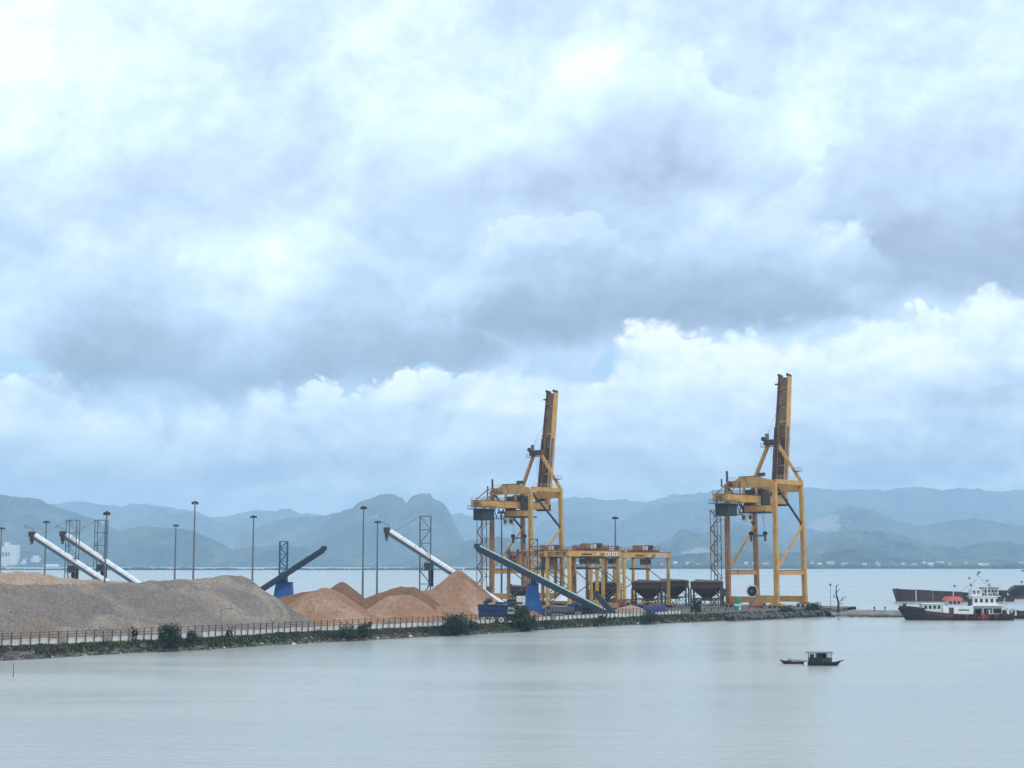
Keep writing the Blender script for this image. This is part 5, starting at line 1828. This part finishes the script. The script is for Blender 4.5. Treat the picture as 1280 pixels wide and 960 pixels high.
# plant standing under the gantries and hoppers
for (u, Y, wd, ht_, m_, nm_, lb_, ct_) in (
        (776, 452, 3.4, 3.6, M_ORN, 'winch_unit', 'orange winch unit with a drum, standing under the right yard gantry', 'machine'),
        (806, 462, 2.6, 2.6, M_ORN, 'winch_unit', 'small orange winch unit with a drum under the broad hopper', 'machine'),
        (688, 446, 3.0, 2.4, M_GREY, 'winch_unit', 'grey winch unit with a drum near the white canopy', 'machine')):
    q = thing(nm_, lb_, ct_, yd(u, Y))
    MB().bx(-wd / 2, wd / 2, -1, 1, .3, ht_ * .55).build('body', m_, q)
    MB().tube((-wd * .3, 0, ht_ * .75), (wd * .3, 0, ht_ * .75), ht_ * .22, n=12).build('drum', M_BRN, q)
    for x in (-wd * .36, wd * .36):
        MB().bx(x - .12, x + .12, -.7, .7, ht_ * .55, ht_).build('side_frame', m_, q)
        MB().bx(x - .3, x + .3, -1.1, 1.1, 0, .3).build('skid', M_DARK, q)
dk = thing('loading_deck', 'low grey loading deck on short posts under the hopper beside the right crane', 'platform', yd(886, 452))
MB().bx(-4.6, 4.6, -1.6, 1.6, .9, 1.25).build('deck', M_CONC, dk)
for x in (-4.2, -2.1, 0, 2.1, 4.2):
    MB().bx(x - .15, x + .15, -1.5, -1.2, -.3, .9).build('post', M_DARK, dk)
# kiosk with green roof on the bank under the right crane
ks = thing('kiosk', 'small teal and white kiosk with a domed green roof under the right crane', 'kiosk', Vector((919.5 - CX, 0, 0)) * (462 / F) + Vector((0, 462, 1.4)))
MB().bx(-.9, .9, -.9, .9, -.8, 1.9).build('wall', M_TEAL, ks)
MB().bx(-.95, .95, -.95, .95, 1.9, 2.5).build('upper_wall', M_WHITE, ks)
MB().loft([[(math.cos(a) * r_, math.sin(a) * r_, z_) for a in np.arange(10) * .6283] for r_, z_ in ((1.15, 2.5), (1.05, 2.9), (.9, 3.9), (.5, 4.3), (.1, 4.4))]).build('roof', M_GREENR, ks)
MB().bx(.2, .7, -.98, -.91, -.4, 1.6).build('door', M_WHITE, ks)
# quay edge wall panels and barrier beneath the right crane
qw = thing('quay_wall', 'grey concrete barrier panels along the bank below the hoppers and right crane', 'wall', Vector((53, 425, 1.2)))
qa, qb = Vector((53, 425.5, 0)), Vector((93, 470, 0))
nq = 34
for i in range(nq):
    a, e = qa.lerp(qb, i / nq), qa.lerp(qb, (i + .94) / nq)
    mid_ = (a + e) / 2 - Vector((53, 425, 0))
    o = MB().box((0, 0, .5), ((e - a).length, .3, 2.2)).build('panel', M_CONC, qw)
    o.location = mid_ + Z * random.uniform(-.15, .1)
    o.rotation_euler.z = math.atan2((e - a).y, (e - a).x)
# red and tan gear by the bogies
g_ = thing('generator', 'red roofed tan generator box on the bank between the right crane bogies', 'generator', Vector(((942 - CX) / F * 474, 474, 1.9)))
MB().bx(-2.0, 2.0, -1, 1, -.6, 1.0).build('body', M_ORN, g_)
MB().loft([[(-2.3, -1.3, 1.0), (2.3, -1.3, 1.0), (2.3, 1.3, 1.0), (-2.3, 1.3, 1.0)], [(-1.5, -.4, 2.0), (1.5, -.4, 2.0), (1.5, .4, 2.0), (-1.5, .4, 2.0)]]).build('roof', M_DRED, g_)
# utility poles inside the fence
for (u, v0, v1, lb) in ((141, 797.5, 775, 'thin pale pole at the fence left of the broad bush'), (276, 795, 761, 'thin pale pole at the fence right of the broad bush')):
    p = G(u, v0, GZ)
    t_ = thing('utility_pole', lb, 'pole', p)
    ht_ = P(u, v1, p.y).z - GZ
    MB().tube((0, 0, -.3), (0, 0, ht_), .11, .08, 8).build('pole', M_CONC, t_)
    MB().bar((-.1, 0, ht_ - .15), (1.8, 0, ht_ + .15), .1).build('lamp_arm', M_CONC, t_)
    MB().box((2.0, 0, ht_ + .1), (.5, .25, .15)).build('lamp', M_GREY, t_)
# stake in the water at lower left
stk = G(16.5, 846, 0)
o = MB().tube(stk - Z * .8, stk + Z * 1.9, .06, .04, 6).build('mooring_stake', M_WOOD)
tag(o, 'thin wooden stake standing in the water at lower left', 'stake')


# people on the mole
def person(label, loc, rz, shirt, trousers):
    import mathutils
    me = bpy.data.meshes.new('person')
    J = {'pelvis': (0, 0, .95), 'chest': (0, .02, 1.28), 'neck': (0, .02, 1.48), 'head': (0, .03, 1.64), 'ls': (.2, 0, 1.42), 'le': (.27, .02, 1.15), 'lh': (.28, .1, .9), 'rs': (-.2, 0, 1.42),
         're': (-.27, -.02, 1.15), 'rh': (-.26, .12, .92), 'lk': (.12, .05, .5), 'la': (.13, 0, .08), 'lt': (.14, .16, .04), 'rk': (-.12, -.02, .5), 'ra': (-.13, -.08, .08), 'rt': (-.14, .08, .04)}
    nm = list(J)
    ed = [('pelvis', 'chest'), ('chest', 'neck'), ('neck', 'head'), ('chest', 'ls'), ('ls', 'le'), ('le', 'lh'), ('chest', 'rs'), ('rs', 're'), ('re', 'rh'), ('pelvis', 'lk'), ('lk', 'la'), ('la', 'lt'), ('pelvis', 'rk'), ('rk', 'ra'), ('ra', 'rt')]
    me.from_pydata([J[q] for q in nm], [(nm.index(a), nm.index(b)) for a, b in ed], [])
    rad = {'pelvis': .15, 'chest': .16, 'neck': .06, 'head': .105, 'ls': .07, 'le': .05, 'lh': .035, 'rs': .07, 're': .05, 'rh': .035, 'lk': .075, 'la': .05, 'lt': .04, 'rk': .075, 'ra': .05, 'rt': .04}
    o = bpy.data.objects.new('person', me)
    COL.objects.link(o)
    md = o.modifiers.new('skin', 'SKIN')
    for i, q in enumerate(nm):
        me.skin_vertices[0].data[i].radius = (rad[q], rad[q])
    me.skin_vertices[0].data[0].use_root = True
    sb = o.modifiers.new('sub', 'SUBSURF')
    sb.levels = sb.render_levels = 1
    me.materials.append(trousers)
    o.location = loc
    o.rotation_euler.z = rz
    tag(o, label, 'person', 'people on the mole')
    b = MB()
    b.loft([[(math.cos(a) * rx, math.sin(a) * ry + .01, z) for a in np.arange(10) * .6283] for rx, ry, z in ((.19, .15, .88), (.2, .16, 1.1), (.23, .17, 1.38), (.14, .1, 1.5))])
    b.build('shirt', shirt, o)
    return o


person('person in dark clothes standing on the mole, right one of two', (114.2, 470, 1.3), .5, M_DBLUE, M_DARK)
person('person in dark clothes standing on the mole, left one of two', (110.9, 470, 1.3), -.6, M_BRN, M_DARK)


# ------------------------------------------------------------------ vessels
def hull(stations, m, parent, name='hull', bottom=-.9, rake=0.0):
    """stations: (x, half beam at deck, deck height, half beam at the waterline)"""
    rings = []
    x_0, x_1 = stations[0][0], stations[-1][0]
    sg = 1 if rake >= 0 else -1
    for x, hb, zd, wb in stations:
        e = (x - x_0) if sg > 0 else (x_1 - x)
        o_ = rake * max(0.0, 1 - e / (abs(rake) * 3 + 1e-6)) if rake else 0.0
        rings.append([(x + o_ * 1.3, -wb * .6, bottom), (x + o_, -wb, 0), (x, -hb, zd), (x, hb, zd), (x + o_, wb, 0), (x + o_ * 1.3, wb * .6, bottom)])
    return MB().loft(rings).build(name, m, parent)


def side_band(stations, z0, z1, m, parent, name, out=.05):
    rings = []
    for (x, hb, zd, wb), a, e in zip(stations, z0, z1):
        f = lambda z: wb + (hb - wb) * max(0, min(1, z / zd))
        rings.append([(x, -f(a) - out, a), (x, -f(e) - out, e), (x, -f(e) + .08, e), (x, -f(a) + .08, a)])
    return MB().loft(rings).build(name, m, parent)


def mast(parent, x, y, z0, z1, r, flag=None, m=M_WHITE, cross=True):
    p = MB().tube((x, y, z0), (x, y, z1), r, r * .5, 6).build('mast', m, parent)
    if cross:
        MB().bar((x - .9, y, z0 + (z1 - z0) * .62), (x + .9, y, z0 + (z1 - z0) * .62), .1).build('yard', m, p)
        MB().box((x, y, z0 + (z1 - z0) * .8), (.5, .4, .4)).build('lamp', M_DARK, p)
    if flag:
        V = [(x + .08 + .75 * i / 5, y + .18 * math.sin(i * 1.4), flag + dz - .05 * i) for dz in (-.26, .26) for i in range(6)]
        V += [(a, b + .03, c) for a, b, c in V]
        Fc = [(i, i + 1, i + 7, i + 6) for i in range(5)] + [(i + 12, i + 18, i + 19, i + 13) for i in range(5)]
        raw('flag', V, Fc, M_DRED, p)
    return p


Y_T = 436.0
sx = lambda u, Y: (u - CX) / F * Y
ship = thing('cargo_boat', 'black and red hulled boat with white deckhouses and red cabin roof, moored at the mole', 'boat', (sx(1117, Y_T), Y_T, 0))
LS = sx(1258, Y_T) - sx(1117, Y_T)
pm = Y_T / F
st = [(0.0, .25, 3.4, .05), (1.2, 1.3, 3.35, .5), (3.5, 2.5, 3.2, 1.7), (7, 3.3, 2.75, 2.9), (11, 3.6, 2.25, 3.4), (15, 3.6, 1.9, 3.5), (20, 3.6, 1.65, 3.5), (26, 3.6, 1.7, 3.4), (30, 3.2, 1.9, 2.7), (LS, 2.4, 2.1, 1.6)]
hl = hull(st, M_HULLB, ship, rake=2.2)
b2 = st[3:]
side_band(b2, [1.9, 1.2, .7, .45, .45, .55, .7], [2.6, 2.15, 1.8, 1.55, 1.6, 1.8, 2.0], M_HULLR, ship, 'sheer_band')
MB().bx(21.3, 23.6, -3.74, -3.60, .35, 1.75).build('hull_patch', M_RED, hl)
for u in (1184, 1193, 1203, 1212, 1229, 1240, 1250):
    x = (u - 1117) * pm
    b = MB()
    for k in range(12):
        a, e = 2 * math.pi * k / 12, 2 * math.pi * (k + 1) / 12
        b.bar((x + math.cos(a) * .62, -3.85 if x < 28 else -3.55, .95 + math.sin(a) * .62), (x + math.cos(e) * .62, -3.85 if x < 28 else -3.55, .95 + math.sin(e) * .62), .34)
    b.build('tyre_fender', M_BLK, ship)
b = MB()
for (xa, xb, za, zb_) in ((.1, 3.5, 3.4, 3.2), (3.5, 7, 3.2, 2.75)):
    b.bar((xa, -1.2 if xa < 1 else -2.3, za + .35), (xb, -2.3 if xa < 1 else -3.0, zb_ + .35), .1, .7)
b.build('bow_bulwark', M_HULLB, hl)
MB().bx(1.6, 2.4, -.5, .5, 3.6, 4.6).build('anchor_winch', M_DARK, ship)
MB().tube((2.2, -.9, 3.6), (2.2, -.9, 5.2), .12, n=6).build('bollard_post', M_GREY, ship)
# forward cabin
fw = MB().bx(6.6, 12.2, -1.9, 1.9, 2.4, 4.5).build('forward_cabin', M_WHITE, ship)
MB().bx(6.3, 12.6, -2.2, 2.2, 4.5, 4.7).build('cabin_roof', M_WHITEC, fw)
for k in range(4):
    MB().bx(7.1 + k * 1.25, 7.9 + k * 1.25, -1.96, -1.88, 3.2, 4.1).build('window', M_GLASS, fw)
MB().bx(12.9, 15.8, -1.6, 1.6, 2.2, 3.9).build('hatch_house', M_BUILD, ship)
# long white panel along the rail
wpn = MB().bx((1169 - 1117) * pm, (1206 - 1117) * pm, -3.5, -3.3, 1.75, 4.05).build('white_side_panel', M_WHITE, ship)
MB().bx((1176 - 1117) * pm, (1182 - 1117) * pm, -3.55, -3.49, 1.9, 3.6).build('doorway', M_DARK, wpn)
MB().bx((1188 - 1117) * pm, (1201 - 1117) * pm, -3.53, -3.49, 2.7, 3.1).build('lettering_strip', M_GREY, wpn)
rc = MB().bx((1178 - 1117) * pm, (1194 - 1117) * pm, -1.6, 1.6, 1.8, 5.6).build('red_roof_cabin', M_WHITE, ship)
MB().loft([[((1174 - 1117) * pm, -2.3, 5.5), ((1197 - 1117) * pm, -2.3, 5.5), ((1197 - 1117) * pm, 2.3, 5.5), ((1174 - 1117) * pm, 2.3, 5.5)],
           [((1177.5 - 1117) * pm, -1.2, 6.6), ((1193.5 - 1117) * pm, -1.2, 6.6), ((1193.5 - 1117) * pm, 1.2, 6.6), ((1177.5 - 1117) * pm, 1.2, 6.6)]]).build('red_roof', M_REDR, rc)
for k in range(3):
    MB().bx((1179.2 - 1117 + 5 * k) * pm, (1182.4 - 1117 + 5 * k) * pm, -1.66, -1.58, 4.5, 5.3).build('window', M_GLASS, rc)
# after superstructure in tiers
x0, x1 = (1207 - 1117) * pm, (1243 - 1117) * pm
sp_ = MB().bx(x0, x1, -2.4, 2.4, 1.7, 4.0).build('superstructure', M_GREYW, ship)
MB().bx(x0 - .5, x1 + .4, -2.8, 2.8, 4.0, 4.2).build('deck_edge', M_WHITEC, sp_)
for k in range(3):
    MB().bx(x0 + .4 + k * 2.7, x0 + 2.6 + k * 2.7, -2.46, -2.38, 2.0, 3.3).build('dark_opening', M_BLK, sp_)
up_ = MB().bx(x0 + .2, x1 - 1.1, -2.0, 2.0, 4.2, 6.6).build('upper_house', M_WHITE, ship)
for k in range(5):
    MB().bx(x0 + .7 + k * 1.5, x0 + 1.5 + k * 1.5, -2.06, -1.98, 5.0, 6.0).build('window', M_GLASS, up_)
MB().bx(x0 - .3, x1 - .2, -2.3, 2.3, 6.6, 6.78).build('house_roof', M_WHITEC, up_)
br = MB().bx(x0 + .1, x0 + 3.0, -1.4, 1.4, 6.8, 8.6).build('bridge', M_WHITE, ship)
for k in range(2):
    MB().bx(x0 + .45 + k * 1.2, x0 + 1.2 + k * 1.2, -1.46, -1.38, 7.4, 8.2).build('window', M_GLASS, br)
MB().bx(x0 - .1, x0 + 3.2, -1.6, 1.6, 8.6, 8.75).build('bridge_roof', M_WHITEC, br)
for q in (.6, 2.4, 4.6, 6.4):
    b = handrail([(x0 + q - .6, -2.25, 6.78), (x0 + q + 1.1, -2.25, 6.78)], 1.0, .035, .9)
    b.build('handrail', M_WHITE, up_)
MB().tube(((1205 - 1117) * pm, -1.2, 1.7), ((1205 - 1117) * pm, -1.2, 6.0), .55, .5, 10).build('funnel', M_DARK, ship)
MB().tube(((1237 - 1117) * pm, .6, 6.8), ((1237 - 1117) * pm, .6, 8.1), .4, .4, 10).build('funnel', M_DARK, ship)
for (u, v0, v1, fl) in ((1186.5, 744, 727, 732), (1207, 740, 718, 731), (1217.5, 740, 712, 715), (1229, 748, 720, 731)):
    zz = lambda v: P(u, v, Y_T).z
    mast(ship, (u - 1117) * pm, 0.0, zz(v0) - .3, zz(v1), .13, zz(fl), cross=(u > 1190))
b = MB()
for k in range(5):
    b.bar((x1 + .6 + k * .75, -2.6 + .1 * k, 2.0), (x1 + .6 + k * .75, -2.6 + .1 * k, 3.0 + .4 * (k % 2)), .16)
b.build('stern_posts', M_DARK, ship)['kind'] = 'stuff'
MB().bx(x1 + .6, x1 + 2.8, -1.2, 1.2, 2.0, 2.8).build('tow_winch', M_DARK, ship)
rq = random.Random(8)
for k in range(14):
    x = rq.uniform(13, 31)
    MB().bx(x, x + rq.uniform(.3, .9), -3.1, -2.5, 1.6, 1.7 + rq.uniform(.4, 1.5)).build('deck_gear', rq.choice([M_DARK, M_GREY, M_BRN, M_WHITE, M_BLK]), ship)
for (xa, za, xb, zb_) in ((19.5, 6.8, 17.5, 2.2), (21.0, 8.7, 20.6, 12.2), (23.0, 12.5, 28.6, 6.9), (23.0, 11.5, 16.6, 7.0), (26.0, 11.0, 31.0, 2.4)):
    MB().tube((xa, 0, za), (xb, .3, zb_), .04, n=4, caps=False).build('stay_rope', M_DARK, ship)
MB().tube((29.2, 0, 2), (30.6, 0, 6.2), .14, .08, 6).build('derrick', M_WHITE, ship)
# small dark workboat at the stern
wbt = thing('workboat', 'low dark workboat tied at the stern of the black and red boat', 'boat', (sx(1256, 447), 447, 0))
hull([(0, .4, 1.0, .2), (1.2, 1.3, .85, .9), (4, 1.5, .75, 1.2), (8, 1.3, .95, 1.0)], M_HULLB, wbt)
MB().bx(2.2, 5.6, -1.0, 1.0, .8, 2.1).build('cabin', M_DARK, wbt)
MB().bx(2.0, 6.0, -1.2, 1.2, 2.1, 2.25).build('cabin_roof', M_BARGE2, wbt)
for x in (.9, 2.0, 6.4):
    MB().bx(x, x + .35, -.4, .1, .8, 2.5).build('bitt', M_DARK, wbt)

# barges further out
YB1 = 650.0
bg1 = thing('barge', 'long rusty loaded barge lying behind the black and red boat', 'barge', (sx(1113, YB1), YB1, 0))
q = YB1 / F
stb = [(0, 3.0, 5.3, 2.0), (2.0, 4.4, 5.0, 3.6), (10, 4.8, 4.6, 4.6), (24, 4.8, 3.9, 4.6), (38, 4.8, 3.0, 4.6), (46, 4.4, 2.4, 4.0), (50, 3.6, 2.4, 2.6)]
bh = hull(stb, M_BARGE, bg1, rake=1.3)
side_band(stb, [4.6, 4.3, 3.9, 3.2, 2.4, 1.9, 1.9], [5.5, 5.2, 4.8, 4.1, 3.2, 2.7, 2.7], M_BARGE2, bg1, 'rub_rail', .12)
gx3, gy3 = np.meshgrid(np.linspace(2.5, 36, 60), np.linspace(-3.8, 3.8, 20))
zz3 = np.interp(gx3, [0, 10, 24, 38], [4.9, 4.5, 3.8, 2.9]) + (1.0 * fbm(gx3 / 4, gy3 / 4, 3, 4) + .15) * np.clip(1 - (abs(gy3) / 3.9) ** 3, 0, 1) * np.clip((36 - gx3) / 6, 0, 1)
grid_mesh('cargo', gx3, gy3, zz3 - .2, M_CHIPD, bg1)
for u in (1136.5, 1157):
    x = (u - 1113) * q
    MB().bx(x - .25, x + .25, -5.1, -4.75, .3, 4.6).build('fender_post', M_BUILD if u < 1150 else M_ORN, bh)
dh = MB().bx((1221 - 1113) * q, (1240 - 1113) * q, -2.8, 2.8, 2.4, 5.6).build('deckhouse', M_BUILD, bg1)
MB().bx((1219 - 1113) * q, (1242 - 1113) * q, -3.2, 3.2, 5.6, 5.85).build('deckhouse_roof', M_TILE, dh)
for k in range(4):
    MB().bx((1223 - 1113 + 4.3 * k) * q, (1225.5 - 1113 + 4.3 * k) * q, -2.88, -2.78, 3.6, 4.8).build('window', M_GLASS, dh)
MB().bx((1243 - 1113) * q, (1251 - 1113) * q, -2.4, 2.4, 2.4, 4.6).build('stern_house', M_BARGE2, bg1)
YB2 = 700.0
bg2 = thing('barge', 'dark high sided barge cut off by the right edge of the picture', 'barge', (sx(1254, YB2), YB2, 0))
stb2 = [(0, 2.2, 3.2, 1.2), (2.6, 4.4, 5.0, 3.2), (3.6, 4.8, 5.5, 4.0), (12, 5.0, 5.4, 4.8), (30, 5.0, 5.2, 4.8), (40, 4.6, 5.2, 4.0)]
hull(stb2, M_BARGE2, bg2, rake=2.2)
side_band(stb2, [0, -.1, -.1, -.1, -.1, 0], [.6, 1.2, 1.5, 1.6, 1.6, 1.6], M_HULLR, bg2, 'boot_stripe', .06)
MB().bx(4, 28, -3.8, 3.8, 5.2, 6.0).build('hatch_coaming', M_BARGE2, bg2)
far_b = thing('small_boat', 'tiny dark boat far out near the opposite shore at right edge', 'boat', (sx(1275, 3000), 3000, 0))
hull([(-6, .6, 2.2, .3), (-4, 2, 1.8, 1.5), (4, 2, 1.6, 1.6), (6, 1.6, 2.0, 1.0)], M_HULLB, far_b)
MB().bx(-1.5, 3, -1.2, 1.2, 1.5, 4.0).build('cabin', M_DARK, far_b)
# channel marker beyond the barge
mk = thing('channel_marker', 'slim channel marker post in the far water right of the masts', 'marker', (sx(1272, 900), 900, 0))
MB().tube((0, 0, -.5), (0, 0, 5.0), .16, .12, 6).build('post', M_GREY, mk)
MB().box((0, 0, 5.2), (1.1, 1.1, 1.0)).build('topmark', M_GREY, mk)

# ------------------------------------------------------------------ the two wooden boats on the near water
Yw = 243.0
wb = thing('wooden_boat', 'dark wooden boat with a flat roofed cabin on the near water', 'boat', (sx(1004, Yw), Yw, 0))
k = Yw / F
stw = [(0, .62, .62, .45), (.4, .82, .52, .68), (1.5, .95, .44, .82), (3.2, .92, .42, .78), (4.2, .75, .50, .6), (4.7, .50, .60, .35), (5.1, .25, .72, .12), (5.45, .08, .82, .02)]
wh = hull(stw, M_WOOD2, wb, bottom=-.3, rake=-.75)
side_band(stw, [.5, .4, .33, .31, .39, .49, .61, .72], [.66, .56, .48, .46, .54, .64, .76, .86], M_WOOD, wb, 'gunwale', .03)
MB().bar((5.3, 0, .76), (5.75, 0, .80), .16, .12).build('bow_stem', M_WOOD, wb)
cbn = MB().bx(.25, 3.75, -.72, .72, .44, 1.18).build('cabin_side', M_WOOD2, wb)
for x in (.3, 1.1, 1.75, 2.3, 3.1, 3.7):
    for y in (-.70, .70):
        MB().bar((x, y, 1.18), (x, y, 1.98), .09).build('roof_post', M_WOOD, wb)
MB().bx(.55, 1.0, -.3, .5, 1.18, 1.75).build('bundle', M_DARK, wb)
MB().bx(1.25, 2.15, -.68, -.62, 1.18, 1.98).build('cabin_panel', M_WOOD, wb)
MB().bx(2.25, 3.05, -.1, .68, 1.18, 1.98).build('cabin_panel', M_WOOD, wb)
MB().bx(2.45, 3.45, -.76, -.71, .56, 1.1).build('cabin_window', M_GLASS, cbn)
for x in (2.35, 3.5):
    MB().bx(x - .05, x + .05, -.78, -.72, .5, 1.16).build('window_post', M_WOODL, cbn)
MB().loft([[(-.05 + dx, y, 2.0 + .16 * (1 - (y / .95) ** 2)) for y in np.linspace(-.95, .95, 7)] + [(-.05 + dx, y, 1.93 + .16 * (1 - (y / .95) ** 2)) for y in np.linspace(.95, -.95, 7)] for dx in (0, 1.9, 3.95)]).build('roof', M_GREY, wb)
MB().tube((-.18, -.35, .25), (-.18, .35, .25), .34, n=12).build('fender', M_WHITE, wb)
sk = thing('skiff', 'low open wooden skiff tied behind the cabin boat', 'boat', (sx(969.5, 247), 247, 0))
L_ = sx(1003, 247) - sx(969.5, 247)
sts = [(0, .10, .72, .02), (.5, .35, .56, .12), (1.2, .60, .42, .40), (2.4, .66, .36, .5), (3.6, .56, .40, .4), (L_, .30, .52, .2)]
hull(sts, M_WOOD, sk, bottom=-.25, rake=.6)
side_band(sts, [.6, .45, .32, .26, .3, .42], [.75, .59, .46, .40, .44, .56], M_WOODL, sk, 'gunwale', .03)
for x, h_ in ((1.0, .72), (1.9, .66), (2.8, .62), (3.4, .6)):
    MB().bx(x - .09, x + .09, -.55, .55, .40, .46).build('thwart', M_WOODL, sk)
MB().bar((.9, -.1, .5), (3.9, .1, .62), .07).build('oar', M_WOODL, sk)
MB().bar((1.3, .2, .95), (3.2, .0, .5), .06).build('oar', M_WOODL, sk)
MB().loft([[(1.2 + .9 * i / 3, math.cos(a) * .4, .42 + math.sin(a) * (.3 if i in (1, 2) else .12)) for a in np.linspace(0, math.pi, 6)] for i in range(4)]).build('net_heap', M_WOODL, sk)

# ------------------------------------------------------------------ the hazy air over the bay
hm = bpy.data.materials.new('haze_air')
hm.use_nodes = True
ht_ = NT(hm.node_tree)
ht_.n.clear()
pv = ht_.add('ShaderNodeVolumePrincipled')
pv.inputs['Color'].default_value = (0.56, 0.785, 1.0, 1)
pv.inputs['Density'].default_value = 0.000108
pv.inputs['Anisotropy'].default_value = 0.0
ho = ht_.add('ShaderNodeOutputMaterial')
ht_.l.new(pv.outputs[0], ho.inputs['Volume'])
hb = MB().bx(-19500, 19500, -500, 18300, -2.0, 800)
tag(hb.build('haze', hm), 'thin blue haze over the bay', kind='stuff')
hm.cycles.homogeneous_volume = True
